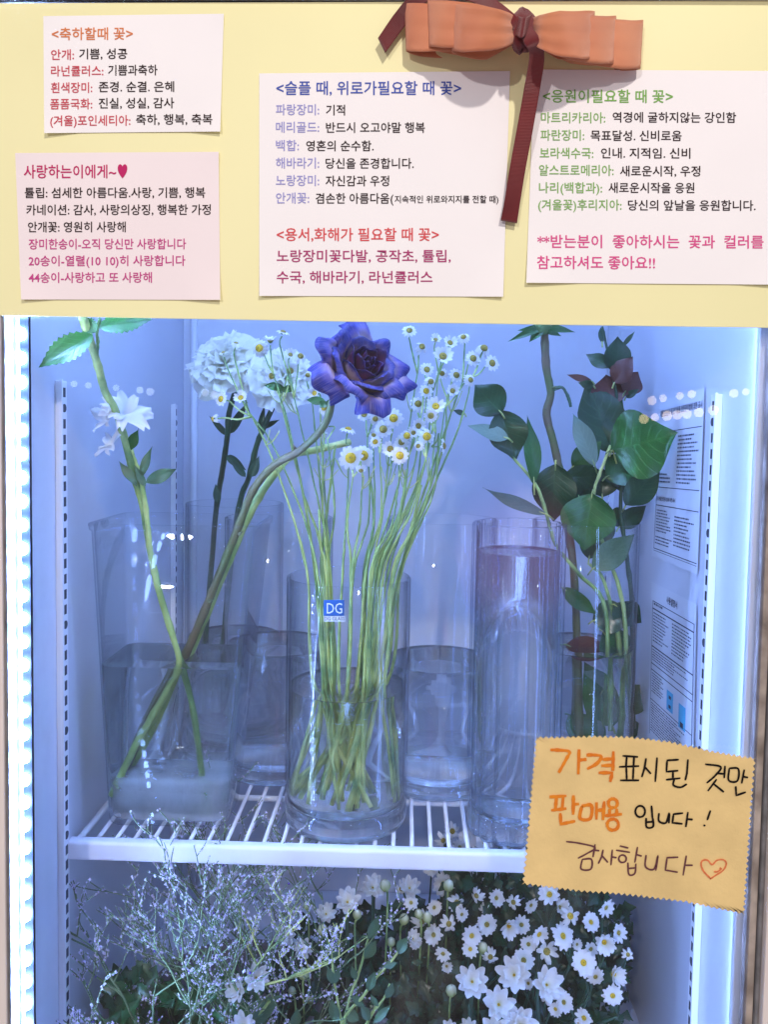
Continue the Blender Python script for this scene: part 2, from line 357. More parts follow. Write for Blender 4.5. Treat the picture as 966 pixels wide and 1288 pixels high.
M['bulb'] = emis('warm_bulb', (1.0, 0.74, 0.42, 1), 9.0)
M['bulb_cold'] = emis('cold_bulb', (0.75, 0.85, 1.0, 1), 6.5)

# ------------------------------------------------------------------ the flower fridge
XL, XR, YB = -0.307, 0.269, 0.50
ZB, ZT = 0.70, 1.78
fridge = thing('display_fridge', 'white upright flower fridge with glass door and lit white interior', 'display fridge')
def slab(name, a, b, m, parent=fridge):
    k = MB(); k.box(a, b); o = k.build(name, m, parent, smooth=False)
    bv = o.modifiers.new('bevel', 'BEVEL'); bv.width = 0.0012; bv.segments = 2; bv.limit_method = 'ANGLE'
    return o
slab('back_wall', (XL, YB, ZB), (XR, YB+0.03, ZT), M['wall'])
slab('side_wall', (XL-0.03, 0.012, ZB), (XL, YB+0.03, ZT), M['wall'])
slab('side_wall', (XR, 0.012, ZB), (XR+0.03, YB+0.03, ZT), M['wall'])
slab('floor_panel', (XL-0.03, 0.012, ZB-0.03), (XR+0.03, YB+0.03, ZB-0.0005), M['wall'])
slab('ceiling_panel', (XL-0.03, 0.012, ZT+0.0005), (XR+0.03, YB+0.03, ZT+0.03), M['wall'])
k = MB(); k.box((XL+0.012, YB-0.006, ZB), (XL+0.020, YB-0.0005, ZT))   # seam strip in the rear corner
k.build('corner_strip', M['sill'], fridge)
# shelf tracks
def track(x, y, sgn, ztop):
    t = MB()
    t.box((min(x, x+sgn*0.0045), y, ZB+0.004), (max(x, x+sgn*0.0045), y+0.016, ztop))
    o = t.build('shelf_track', M['track'], fridge, smooth=False)
    bv = o.modifiers.new('b', 'BEVEL'); bv.width = 0.0008; bv.segments = 2
    lip = MB(); xx = x+sgn*0.0045
    lip.box((min(xx, xx+sgn*0.0022), y-0.001, ZB+0.004), (max(xx, xx+sgn*0.0022), y+0.0016, ztop+0.001))
    link('track_lip', lip.mesh('track_lip', M['track'], False), o)
    s = MB(); n = 0; z = ztop-0.010
    while z > ZB+0.03:
        xs = x+sgn*0.0047
        if n % 7 == 1:
            s.tube([(xs-sgn*0.001, y+0.009, z), (xs+sgn*0.0004, y+0.009, z)], 0.0038, 12)
        else:
            s.box((min(xs, xs-sgn*0.001), y+0.006, z-0.0042), (max(xs, xs+sgn*0.0002), y+0.0115, z+0.0042))
        z -= 0.0138; n += 1
    s.build('slot_row', M['slot'], o, smooth=False)
track(XL, 0.082, 1, 1.388); track(XL, 0.44, 1, 1.378)
track(XR, 0.082, -1, 1.385); track(XR, 0.44, -1, 1.378)
# LED strip on the left door post
XS0, XS1 = at(11.5, 700, 0.017).x, at(38, 700, 0.017).x
strip = MB(); strip.box((XS0, 0.017, ZB+0.02), (XS1, 0.021, ZT-0.02))
so = strip.build('led_strip', M['led_base'], fridge, smooth=False)
led_mb = MB(); S = 8
def pill(mb, hx, hy, hz):
    nu, nv = 12, 7
    def P(i, j):
        a = 2*math.pi*i/nu; b = math.pi*(j/(nv-1)-0.5)
        e = lambda v, p: math.copysign(abs(v)**p, v)
        return (hx*e(math.cos(a), .6)*math.cos(b)**.6, hy*math.sin(b), hz*e(math.sin(a), .6)*math.cos(b)**.6)
    mb.grid(P, nu, nv, wrap=True)
pill(led_mb, 0.0072, 0.0028, 0.0052)
led_me = led_mb.mesh('led', M['led'])
z = ZB+0.04
while z < ZT-0.04:
    link('led', led_me, so, Matrix.Translation(((XS0+XS1)/2, 0.0150, z))); z += 0.0189
# door
XLo, XRi = at(10.5, 700, 0.0).x, 0.2745
zT = at(480, 5, -0.004).z
slab('door_frame', (-0.40, -0.006, ZB-0.05), (XLo-0.0022, 0.0145, ZT), M['frame'])
slab('door_frame', (XRi+0.0095, -0.010, ZB-0.05), (XRi+0.080, 0.010, ZT), M['frame'])
slab('gasket', (XRi, -0.0015, ZB-0.05), (XRi+0.0058, 0.0115, ZT), M['gasket'])
slab('gasket', (XRi+0.0060, -0.004, ZB-0.05), (XRi+0.0093, 0.010, ZT), M['gasket2'])
slab('gasket', (XLo-0.0020, -0.004, ZB-0.05), (XLo+0.0002, 0.0145, ZT), M['gasket2'])
slab('seam', (-0.40, -0.0045, zT-0.0003), (0.36, 0.000, zT+0.0015), M['frame_dark'])
slab('door_frame', (-0.40, -0.0135, zT+0.0018), (0.36, 0.000, ZT), M['frame'])
g = MB(); g.vert((XLo, 0.004, ZB-0.05)); g.vert((XRi, 0.004, ZB-0.05)); g.vert((XRi, 0.004, ZT)); g.vert((XLo, 0.004, ZT)); g.face(0, 1, 2, 3)
g.build('door_pane', M['pane'], fridge, smooth=False)

# ------------------------------------------------------------------ printed notes on the header board
def px_sheet(name, outline, Y, th, m, parent=None, bend=None):
    """a flat sheet with the outline given where it is seen, thickness th, in front of plane Y"""
    k = MB(); n = len(outline)
    def P(q, y):
        v = at(q[0], q[1], y)
        return v
    f = [P(q, Y-th) for q in outline]
    for p in f: k.vert(p)
    for p in f: k.vert((p.x, Y, p.z))
    k.face(*range(n)); k.face(*[n+i for i in range(n)][::-1])
    for i in range(n): j = (i+1) % n; k.face(i, n+i, n+j, j)
    return k.build(name, m, parent, smooth=False)
board = px_sheet('header_board', [(-60, 5), (1030, 1.5), (1030, 413.5), (480, 405.5), (-60, 396)], -0.0048, 0.0015, M['board'])
tag(board, 'long pale yellow board taped across the top of the glass door', 'board')
YN = -0.0066

_tc = {}
TS = bpy.data.scenes.new('text_workshop')
def text_geo(s, off=0.0, res=2):
    key = (s, off)
    if key in _tc: return _tc[key]
    cu = bpy.data.curves.new('t', 'FONT'); cu.body = s; cu.size = 1.0; cu.resolution_u = res; cu.offset = off
    cu.fill_mode = 'FRONT' if hasattr(cu, 'fill_mode') else cu.fill_mode
    o = bpy.data.objects.new('t', cu); TS.collection.objects.link(o); TS.view_layers[0].update()
    dg = TS.view_layers[0].depsgraph; me = bpy.data.meshes.new_from_object(o.evaluated_get(dg))
    V = [(v.co.x, v.co.y) for v in me.vertices]; F = [tuple(p.vertices) for p in me.polygons]
    bpy.data.objects.remove(o); bpy.data.curves.remove(cu); bpy.data.meshes.remove(me)
    _tc[key] = (V, F); return V, F
def put_text(mb, s, x0, x1, cyy, size, slope, Pf, off=0.016):
    V, F = text_geo(s, off)
    if not V: return
    a = min(v[0] for v in V); b = max(v[0] for v in V); sx = (x1-x0)/(b-a); k = len(mb.v)
    for (vx, vy) in V:
        X = x0+(vx-a)*sx; Yp = cyy+0.34*size-vy*size + slope*(X-x0)
        mb.vert(Pf(X, Yp))
    for f in F: mb.face(*[k+i for i in f])
def note(label, outline, m, lines, slope, boldness=0.010, quad=(0, 1, 2, 3)):
    t = thing('paper_note', label, 'paper note', 'printed paper notes on the yellow board')
    ql = [Vector(outline[i]) for i in quad]
    x0_, x1_ = ql[0].x, ql[1].x; y0_, y1_ = ql[0].y, ql[2].y
    sd_ = random.uniform(0, 6)
    def lift(X, Y_):
        u = min(1, max(0, (X-x0_)/(x1_-x0_))); v = min(1, max(0, (Y_-y0_)/(y1_-y0_)))
        c = max(0, (v-.72)/.28)**2*max(0, (abs(u-.5)*2-.62)/.38)
        c2 = max(0, (.16-v)/.16)**2*max(0, (abs(u-.5)*2-.8)/.2)
        return YN-.0003-0.0032*c-.0010*c2-.00035*(1+math.sin(u*7+sd_)*math.sin(v*5+sd_*2))
    k = MB()
    def PP(i, j):
        q = ql[0].lerp(ql[1], i/24).lerp(ql[3].lerp(ql[2], i/24), j/18); return at(q.x, q.y, lift(q.x, q.y))
    k.grid(PP, 25, 19); po = k.build('paper', m, t)
    by = {}
    for (c, s, x0, x1, cyy, size) in lines:
        mb = by.setdefault(c, MB())
        put_text(mb, s, x0, x1, cyy, size, slope, lambda X, Yp: at(X, Yp, lift(X, Yp)-0.0004), boldness)
    for c, mb in by.items(): mb.build('printed_text', INK[c], t, smooth=False)
    return t
note('small pale note with orange heading, topmost on the left of the yellow board',
     [(54.5, 21), (281.5, 18), (277, 166), (55.5, 168)], M['note'], [
    ('o', '<축하할때 꽃>', 65, 167, 44, 17), ('r', '안개:', 64, 93, 70, 14.5), ('k', '기쁨, 성공', 99.5, 160, 69, 14.5),
    ('r', '라넌큘러스:', 64, 130, 90.5, 14.5), ('k', '기쁨과축하', 136, 198, 89.5, 14.5), ('r', '흰색장미:', 64, 116, 111.5, 14.5), ('k', '존경. 순결. 은혜', 124, 219, 110.5, 14.5),
    ('r', '폼폼국화:', 63, 116, 132, 14.5), ('k', '진실, 성실, 감사', 124, 219, 131, 14.5), ('r', '(겨울)포인세티아:', 63, 164, 153, 14.5), ('k', '축하, 행복, 축복', 171, 267, 151.5, 14.5)], -0.006)
note('pinkish note with magenta heading and a heart, lower on the left of the board',
     [(19, 193), (275, 191.5), (277, 377.5), (26.5, 377)], M['note_pink'], [
    ('m', '사랑하는이에게~', 30, 146, 217, 18.5), ('k', '튤립: 섬세한 아름다움.사랑, 기쁨, 행복', 31, 258, 243.5, 14.5), ('k', '카네이션: 감사, 사랑의상징, 행복한 가정', 33, 265, 265, 14.5),
    ('k', '안개꽃: 영원히 사랑해', 35, 158, 286.5, 14.5), ('p', '장미한송이-오직 당신만 사랑합니다', 36, 234, 308, 14.5), ('p', '20송이-열렬(10 10)히 사랑합니다', 36, 233, 329, 14.5),
    ('p', '44송이-사랑하고 또 사랑해', 36, 191, 350, 14.5), ('m', '♥', 148, 160, 216, 17)], -0.002)
note('large square note with blue heading in the middle of the yellow board',
     [(326, 93), (641.5, 90), (633, 373.5), (326, 372.5)], M['note'], [
    ('b', '<슬플 때, 위로가필요할 때 꽃>', 347.5, 580, 112, 19), ('l', '파랑장미:', 347, 401.5, 139, 15), ('k', '기적', 410, 434, 139.5, 14.5),
    ('l', '메리골드:', 347, 401.5, 161, 15), ('k', '반드시 오고야말 행복', 410, 534.5, 161.5, 14.5), ('l', '백합:', 347, 376, 184, 15), ('k', '영혼의 순수함.', 385, 470, 184.5, 14.5),
    ('l', '해바라기:', 347, 401.5, 206, 15), ('k', '당신을 존경합니다.', 409.5, 520.5, 206.5, 14.5), ('l', '노랑장미:', 347, 401.5, 228, 15), ('k', '자신감과 우정', 409.5, 489.5, 228.5, 14.5),
    ('l', '안개꽃:', 347, 389, 250, 15), ('k', '겸손한 아름다움(', 397, 495, 250.5, 14.5), ('k', '지속적인 위로와지지를 전할 때)', 496.5, 627, 251.5, 10.5),
    ('s', '<용서,화해가 필요할 때 꽃>', 348, 552, 296, 18), ('v', '노랑장미꽃다발, 공작초, 튤립,', 348, 567, 323, 17), ('v', '수국, 해바라기, 라넌큘러스', 348, 544, 349.5, 17)], 0.0)
note('wide note with green heading at the right end of the board, under the bow',
     [(672, 88), (985, 90), (985, 358.5), (662, 356)], M['note'], [
    ('g', '<응원이필요할 때 꽃>', 683, 846.5, 122, 18), ('G', '마트리카리아:', 680.5, 761.5, 149, 15), ('k', '역경에 굴하지않는 강인함', 770.6, 926, 148.5, 14.5),
    ('G', '파란장미:', 680, 735, 171, 15), ('k', '목표달성. 신비로움', 743, 857.5, 171.5, 14.5), ('G', '보라색수국:', 679, 746.5, 193.5, 15), ('k', '인내. 지적임. 신비', 756, 868.5, 193.5, 14.5),
    ('G', '알스트로메리아:', 678, 772, 215, 15), ('k', '새로운시작, 우정', 780, 881, 216, 14.5), ('G', '나리(백합과):', 678, 757.5, 237, 15), ('k', '새로운시작을 응원', 765.5, 873.5, 237, 14.5),
    ('G', '(겨울꽃)후리지아:', 677, 782, 258.5, 15), ('k', '당신의 앞날을 응원합니다.', 790, 950.5, 259, 14.5),
    ('P', '**받는분이  좋아하시는  꽃과  컬러를', 676, 960.5, 304.5, 18), ('P', '참고하셔도 좋아요!!', 675.5, 824, 331, 18)], 0.003)

# ------------------------------------------------------------------ the handwritten kraft note
kn = thing('price_note', 'orange kraft paper note with pinking-shear edges and handwriting on the glass', 'paper note')
def kraft_y(px, py):
    a = max(0, (px-790)/160); b = max(0, (1010-py)/90); c = max(0, (720-px)/60)*max(0, (py-1060)/50)
    return -0.0018 - 0.0085*a*a*min(1.3, b) - 0.003*c
def zx(x, y): return (640+x*0.33747, 900+y*0.33766)
corners = [(98, 76), (200, 76), (300, 72), (440, 74), (600, 92), (760, 128), (922, 155), (908, 330), (893, 560), (880, 741), (650, 695), (420, 668), (250, 655), (48, 628), (66, 440), (84, 240)]
edge = []; plain = []
for i in range(len(corners)):
    a = Vector(zx(*corners[i])); b = Vector(zx(*corners[(i+1) % len(corners)])); L_ = (b-a).length; n = max(1, round(L_/7.2)); nrm = Vector((-(b-a).y, (b-a).x)).normalized()
    for q in range(n):
        plain.append(a.lerp(b, q/n)); plain.append(a.lerp(b, (q+.5)/n)); edge.append(a.lerp(b, q/n)); edge.append(a.lerp(b, (q+0.5)/n)+nrm*3.4*random.uniform(.8, 1.1))
cx_ = Vector((805, 1035))
kb = MB(); rings = 14
for r_ in range(rings+1):
    for e in edge:
        e_ = plain[edge.index(e)] if r_ < rings else e
        p = cx_.lerp(e_, (r_/rings)*.985 if r_ < rings else 1) if r_ else cx_
        kb.vert(at(p.x, p.y, kraft_y(p.x, p.y)))
ne = len(edge)
for r_ in range(rings):
    for i in range(ne):
        j = (i+1) % ne; a = r_*ne+i; b = r_*ne+j
        if r_ == 0: kb.face(a, b+ne, a+ne)
        else: kb.face(a, b, b+ne, a+ne)
ko = kb.build('paper', M['kraft'], kn)
def circ(x, y, r, ry=None, n=12, a0=1.4): 
    ry = ry or r
    return [(x+r*math.cos(a0+2*math.pi*k/n), y+ry*math.sin(a0+2*math.pi*k/n)) for k in range(n+1)]
def strokes(lst, wd, m, name='handwriting', jit=0.0):
    mb = MB()
    for si, st in enumerate(lst):
        q = cr([Vector((x, y, 0)) for x, y in st], 5) if len(st) > 3 else [Vector((x, y, 0)) for x, y in st]
        # subdivide the straight ones
        if len(st) <= 3:
            o = []
            for i in range(len(q)-1):
                for t in range(5): o.append(q[i].lerp(q[i+1], t/5))
            o.append(q[-1]); q = o
        N = len(q); b = len(mb.v)
        for i, p in enumerate(q):
            t = (q[min(i+1, N-1)]-q[max(i-1, 0)]).normalized(); nn = Vector((-t.y, t.x, 0))
            ww = wd/2*(1+random.uniform(-jit, jit))*(0.75 if i in (0, N-1) else 1)
            for sg in (-1, 1):
                X, Y_ = zx(p.x+nn.x*ww*sg, p.y+nn.y*ww*sg)
                mb.vert(at(X, Y_, kraft_y(X, Y_)-0.0007-0.00003*(si % 9)))
        for i in range(N-1): a = b+2*i; mb.face(a, a+1, a+3, a+2)
    mb.build(name, m, kn, smooth=False)
strokes([[(155, 127), (190, 128), (226, 134), (215, 160), (186, 212)], [(262, 125), (259, 218)], [(262, 165), (290, 162)],
         [(290, 146), (320, 146), (345, 152), (328, 178), (292, 198)], [(350, 163), (386, 160)], [(345, 186), (386, 184)], [(390, 132), (388, 205)], [(335, 212), (386, 212), (378, 246)],
         [(152, 302), (215, 298)], [(178, 302), (174, 345)], [(203, 302), (199, 345)], [(158, 352), (215, 345)], [(241, 296), (240, 368)], [(240, 330), (262, 328)], [(192, 362), (194, 403), (248, 392)],
         [(272, 336), (266, 382), (304, 382), (308, 334), (272, 336)], [(327, 322), (327, 386)], [(356, 318), (351, 388)], [(327, 352), (355, 350)],
         circ(388, 326, 17), [(376, 346), (376, 366)], [(402, 345), (403, 365)], [(358, 372), (422, 366)], circ(388, 405, 21)], 12, M['marker_o'], jit=0.22)
strokes([[(424, 149), (482, 153)], [(440, 150), (437, 190)], [(467, 153), (465, 190)], [(411, 190), (486, 187)], [(438, 192), (440, 236)], [(465, 192), (463, 236)], [(415, 240), (486, 240)],
         [(512, 158), (506, 195), (496, 228)], [(507, 190), (530, 216)], [(553, 155), (546, 246)],
         [(588, 166), (634, 163)], [(590, 168), (588, 208), (632, 204)], [(612, 208), (612, 232)], [(586, 238), (640, 232)], [(668, 162), (664, 215), (658, 240)], [(617, 236), (614, 258), (640, 266), (664, 254)],
         [(732, 180), (790, 190), (770, 222), (738, 250)], [(772, 214), (802, 216)], [(806, 186), (803, 232)], [(775, 236), (742, 280)], [(764, 254), (802, 284)],
         [(822, 195), (820, 240), (852, 242), (856, 198), (822, 195)], [(878, 200), (868, 252)], [(872, 226), (892, 230)], [(846, 262), (848, 296), (884, 284)],
         circ(490, 356, 18, 21), [(532, 334), (536, 384)], [(512, 380), (514, 414), (538, 412), (537, 380)], [(513, 396), (537, 394)],
         [(560, 362), (560, 392), (586, 398), (598, 362), (597, 400)], [(612, 366), (650, 362)], [(614, 368), (610, 398), (648, 402)], [(668, 358), (660, 414)], [(664, 384), (686, 386)],
         [(752, 352), (740, 388)], [(731, 405), (728, 411)]], 7.6, M['marker_k'], jit=0.08)
strokes([[(214, 468), (262, 474), (322, 490), (292, 512), (258, 530)], [(322, 478), (314, 526)], [(319, 500), (338, 502)], [(274, 534), (270, 570), (306, 570), (308, 534), (274, 534)],
         [(352, 498), (346, 525), (334, 550)], [(347, 520), (370, 546)], [(386, 498), (381, 556)], [(384, 525), (402, 528)],
         [(414, 484), (446, 492)], [(400, 500), (452, 508)], circ(424, 532, 14), [(480, 488), (470, 546)], [(474, 516), (496, 522)], [(444, 546), (448, 590), (470, 586), (474, 550)], [(446, 568), (471, 566)],
         [(512, 518), (510, 562), (542, 570), (556, 520), (548, 576)], [(588, 528), (632, 526)], [(590, 530), (584, 574), (630, 582)], [(662, 520), (650, 594)], [(655, 556), (686, 556)]], 6.4, M['marker_b'], jit=0.1)
strokes([[(752, 606), (726, 578), (717, 552), (724, 538), (742, 538), (758, 554), (776, 538), (800, 536), (811, 550), (800, 574), (774, 592), (750, 608)], [(765, 580), (778, 580), (792, 570), (786, 566)]], 6.0, M['marker_h'], 'drawn_heart', jit=0.2)

# ------------------------------------------------------------------ bow
bow = thing('ribbon_bow', 'coral grosgrain ribbon bow tied with wine red ribbon hanging over the board', 'ribbon bow')
def bx(x, y): return (460+x*0.383, y*0.383)
def band(name, path, widths, wdir, m, parent, th=0.0006, rip=0.0):
    """ribbon: path of points, width vector at each point"""
    P = cr(path, 8); N = len(P); n0 = len(path)-1; ph_ = random.uniform(0, 6)
    k = MB()
    for i, p in enumerate(P):
        t = i/(N-1)*n0; a = min(int(t), n0-1); f = t-a
        wv = Vector(widths[a]).lerp(Vector(widths[a+1]), f)
        e = abs(i/(N-1)-.5)*2      # folds gather toward the knot
        for j in range(13):
            s_ = j/12-0.5; off = Vector((0, rip*math.sin(s_*17+ph_)*(.25+.75*e**1.5)*(.35 if i in (0, N-1) else 1)+rip*.35*math.sin(i*.55+s_*4+ph_), 0))
            k.vert(p+wv*s_+off, 0, (i/(N-1)*1.0, j/12))
    for i in range(N-1):
        for j in range(12): a = i*13+j; k.face(a, a+13, a+14, a+1)
    o = k.build(name, m, parent); s = o.modifiers.new('s', 'SOLIDIFY'); s.thickness = th; s.offset = 0
    return o
def loop(tipx, ytop_t, ybot_t, Y0, Y1, side):
    """one loop of the bow: out along the front (Y0), round, back behind (Y1)"""
    kx, ky = 520, 102
    def pt(x, y, Y): q = bx(x, y); return at(q[0], q[1], Y)
    midx = lerp(kx, tipx, 0.5)
    cyt = (ytop_t+ybot_t)/2; hh = pt(tipx, ytop_t, Y0).z-pt(tipx, ybot_t, Y0).z
    sl = pt(tipx+side*10, ytop_t, Y0)-pt(tipx, ybot_t, Y0); W = Vector((sl.x*0.6, 0.0, hh))
    Wk = Vector((0, -0.004, hh*0.30)); Wm = Vector((0, -0.003, hh*0.88))
    path = [pt(kx+side*2, ky, -0.022), pt(lerp(kx, tipx, .22), lerp(ky, cyt, .3), Y0-0.006), pt(midx, lerp(ky, cyt, .7), Y0-0.008), pt(lerp(kx, tipx, .85), cyt, Y0-0.001),
            pt(tipx, cyt, (Y0+Y1)/2), pt(lerp(kx, tipx, .86), cyt+(18 if side < 0 else 8), Y1), pt(midx, lerp(ky, cyt, .7)+(30 if side < 0 else 14), Y1+0.002), pt(kx+side*6, ky+4, -0.014)]
    band('bow_loop', path, [Wk, Wk.lerp(Wm, .6), Wm, W, W, W, Wm, Wk], None, M['coral'], bow, rip=.0010)
loop(131, 14, 172, -0.022, -0.008, -1)
loop(206, 4, 158, -0.032, -0.016, -1)
loop(282, 18, 172, -0.040, -0.022, -1)
loop(906, 68, 228, -0.022, -0.008, 1)
loop(818, 54, 212, -0.032, -0.016, 1)
loop(748, 38, 196, -0.040, -0.022, 1)
def pt(x, y, Y): q = bx(x, y); return at(q[0], q[1], Y)
kk = MB()
def KP(i, j):
    a = 2*math.pi*i/14; b = math.pi*(j/8-0.5); r = 1+0.10*math.sin(3*a+1)+0.06*math.sin(5*b)
    return Vector(pt(514, 104, -0.034)) + Vector((0.0105*math.cos(a)*math.cos(b)*r, -0.009*math.sin(a)*math.cos(b)*r, 0.0145*math.sin(b)*r))
kk.grid(KP, 14, 9, wrap=True); kk.build('knot', M['wine'], bow)
wr = 0.0115
band('knot_wrap', [pt(486, 78, -0.030), pt(500, 88, -0.043), pt(520, 92, -0.047), pt(540, 76, -0.038), pt(545, 66, -0.028)], [(0, -.002, .010), (0.002, 0, .013), (0.002, 0, .014), (0.002, 0, .011), (0, 0, .008)], None, M['wine'], bow)
band('ribbon_tail', [pt(520, 95, -0.040), pt(548, 140, -0.045), pt(562, 190, -0.036), pt(545, 300, -0.024), pt(522, 430, -0.019), pt(498, 560, -0.015), pt(482, 660, -0.012), pt(470, 730, -0.012)],
     [(wr*.6, 0, .006), (wr*.9, -.002, .003), (wr*.95, .003, 0), (wr*1.0, .001, 0), (wr*1.02, 0, 0), (wr*1.02, .001, 0), (wr*1.02, .001, 0), (wr*1.05, 0, -.002)], None, M['wine'], bow)
band('ribbon_tail', [pt(505, 95, -0.040), pt(478, 68, -0.044), pt(440, 38, -0.040), pt(395, 8, -0.034), pt(330, -22, -0.024), pt(230, -30, -0.016), pt(160, 10, -0.018), pt(110, 70, -0.014), pt(52, 152, -0.014)],
     [(.006, 0, .005), (.005, 0, .007), (.004, 0, .0085), (.002, 0, .010), (0, 0, .011), (-.002, 0, .011), (-.006, 0, .009), (-.0085, 0, .0075), (-.0055, 0, .0105)], None, M['wine'], bow)

# ------------------------------------------------------------------ wire shelf
ZS = 0.9655
shelf = thing('wire_shelf', 'white wire shelf holding the glass vases across the fridge', 'shelf')
SF, SB = 0.102, 0.468
rm = MB()     # flat front strip with rounded edges
prof = []
for (a0, cx0, cz0) in ((0, 0.004, 0.0052), (90, -0.004+0.0, 0.0052), (180, -0.004, -0.0056), (270, 0.004, -0.0056)):
    for q in range(5):
        a = R(a0+q*22.5); prof.append((cx0+0.0035*math.cos(a), cz0+0.0035*math.sin(a)))
xs = [XL+0.0045+i*(XR-XL-0.0165)/30 for i in range(31)]
rm.grid(lambda i, j: (xs[i], SF-0.002+prof[j % 20][0]*0.8, ZS-0.004+prof[j % 20][1]), 31, 21)
b0 = len(rm.v); 
for s_, xx in ((0, xs[0]), (1, xs[-1])):
    b0 = len(rm.v)
    for q in range(20): rm.vert((xx, SF-0.002+prof[q][0]*0.8, ZS-0.004+prof[q][1]))
    rm.face(*([b0+q for q in range(20)] if s_ else [b0+q for q in range(20)][::-1]))
rm.build('front_strip', M['rail'], shelf)
t = MB(); t.tube(cr([(XL+0.030, SF-0.004, ZS-0.010), (XL+0.012, SF-0.005, ZS-0.0095), (XL+0.0075, SF-0.001, ZS-0.005), (XL+0.0085, SF+0.012, ZS-0.001), (XL+0.010, SF+0.05, ZS), (XL+0.010, SB, ZS)], 6), 0.0030, 10)
t.build('side_rod', M['rod'], shelf)
t = MB(); t.tube([(XR-0.010, SF, ZS), (XR-0.010, SB, ZS)], 0.0030, 10); t.build('side_rod', M['rod'], shelf)
for yy in (0.214, SB):
    t = MB(); t.tube([(XL+0.008, yy, ZS-0.0045), (XR-0.008, yy, ZS-0.0045)], 0.0030, 10); t.build('cross_rod', M['rod'], shelf)
t = MB(); t.tube([(0, SF+0.002, 0), (0, SB+0.002, 0)], 0.0020, 8); rme = t.mesh('rod', M['rod'])
x = XL+0.0265
while x < XR-0.018:
    link('rod', rme, shelf, Matrix.Translation((x, 0, ZS)) @ Matrix.Rotation(R(random.uniform(-.15, .15)), 4, 'Z')); x += 0.0172
ZV = ZS+0.0022

# ------------------------------------------------------------------ vases
def lathe(mb, prof, cx, cyy, z0, n=64, fn=None, closed=True):
    def P(i, j):
        r, z, k = prof[j]; a = 2*math.pi*i/n
        rr = r if fn is None else fn(r, z, k, a)
        return (cx+rr*math.cos(a), cyy+rr*math.sin(a), z0+z)
    mb.grid(P, n, len(prof), wrap=True)
def cyl_profile(Ro, H, wall, base, rim=0.0012):
    p = [(0.0, 0.0006, 0), (Ro*0.5, 0.0004, 0), (Ro-0.006, 0.0, 0), (Ro-0.002, 0.0008, 0), (Ro-0.0004, 0.003, 0), (Ro, 0.006, 0), (Ro, H*0.5, 0), (Ro, H-rim, 0), (Ro-wall*0.25, H-rim*.3, 0), (Ro-wall/2, H, 0), (Ro-wall*0.75, H-rim*.3, 0),
         (Ro-wall, H-rim, 0), (Ro-wall, H*0.5, 0), (Ro-wall, base+0.006, 0), (Ro-wall-0.0012, base+0.0025, 0), (Ro-wall-0.005, base+0.0006, 0), (Ro*0.4, base, 0), (0.0, base, 0)]
    return p
def water(mb, Rw, z0, z1, cx, cyy, n=64, zb=0.0, fn=None):
    prof = [(0.0, z0, 1), (Rw-0.004, z0, 1), (Rw-0.0008, z0+0.002, 1), (Rw, z0+0.006, 1), (Rw, (z0+z1)/2, 1), (Rw, z1+0.0018, 1), (Rw-0.0008, z1+0.0008, 1), (Rw-0.0022, z1+0.0001, 1), (Rw-0.006, z1, 1), (0.0, z1, 1)]
    lathe(mb, prof, cx, cyy, zb, n, fn)
def glass_base(t, cx, cyy, Ro, base, n=72, fn=None):
    k = MB(); lathe(k, [(0.0, .0012, 1), (Ro-.004, .0012, 1), (Ro-.0012, .0024, 1), (Ro-.0007, .005, 1), (Ro-.0007, base+.003, 1), (Ro-.0018, base+.003, 1), (Ro-.0030, base+.0012, 1), (Ro-.006, base-.0004, 1), (0.0, base-.0008, 1)], cx, cyy, ZV, n, fn)
    k.build('vase_base', M['glass_base'], t)
def cyl_vase(cx, cyy, Ro, ztop, zw, label, base=0.014, wall=0.0026):
    t = thing('glass_vase', label, 'vase', 'clear glass vases on the shelf')
    k = MB(); lathe(k, cyl_profile(Ro, ztop-ZV, wall, base), cx, cyy, ZV, 72); k.build('vase_body', M['glass'], t)
    glass_base(t, cx, cyy, Ro, base)
    k = MB(); water(k, Ro-wall-0.0003, base+0.0004, zw-ZV, cx, cyy, 72, ZV); k.build('water', M['water'] if Ro > .0601 else M['water_clear'], t)
    return t
FC = (-0.0535, 0.165, 0.0602)
zf = at(441, 724, FC[1]).z
cyl_vase(FC[0], FC[1], FC[2], zf, at(441, 862, FC[1]).z, 'clear cylinder vase with a blue sticker, filled with chamomile stems', 0.020)
B1 = (-0.211, 0.385, 0.0600)
cyl_vase(*B1, at(284, 632, B1[1]).z, at(284, 800, B1[1]).z, 'clear cylinder vase in the back left corner holding two white carnations')
B2 = (-0.140, 0.283, 0.0600)
cyl_vase(*B2, at(350, 650, B2[1]).z, at(350, 810, B2[1]).z, 'half filled cylinder vase without flowers, between the rectangular vase and chamomile vase')
B3 = (0.040, 0.258, 0.0600)
cyl_vase(*B3, at(557, 652, B3[1]).z, at(557, 830, B3[1]).z, 'empty-of-flowers cylinder vase between the chamomile vase and fluted vase')
B4 = (0.200, 0.285, 0.0580)
cyl_vase(*B4, at(745, 655, B4[1]).z, at(745, 812, B4[1]).z, 'cylinder vase full of dark leafy branches behind the kraft note')
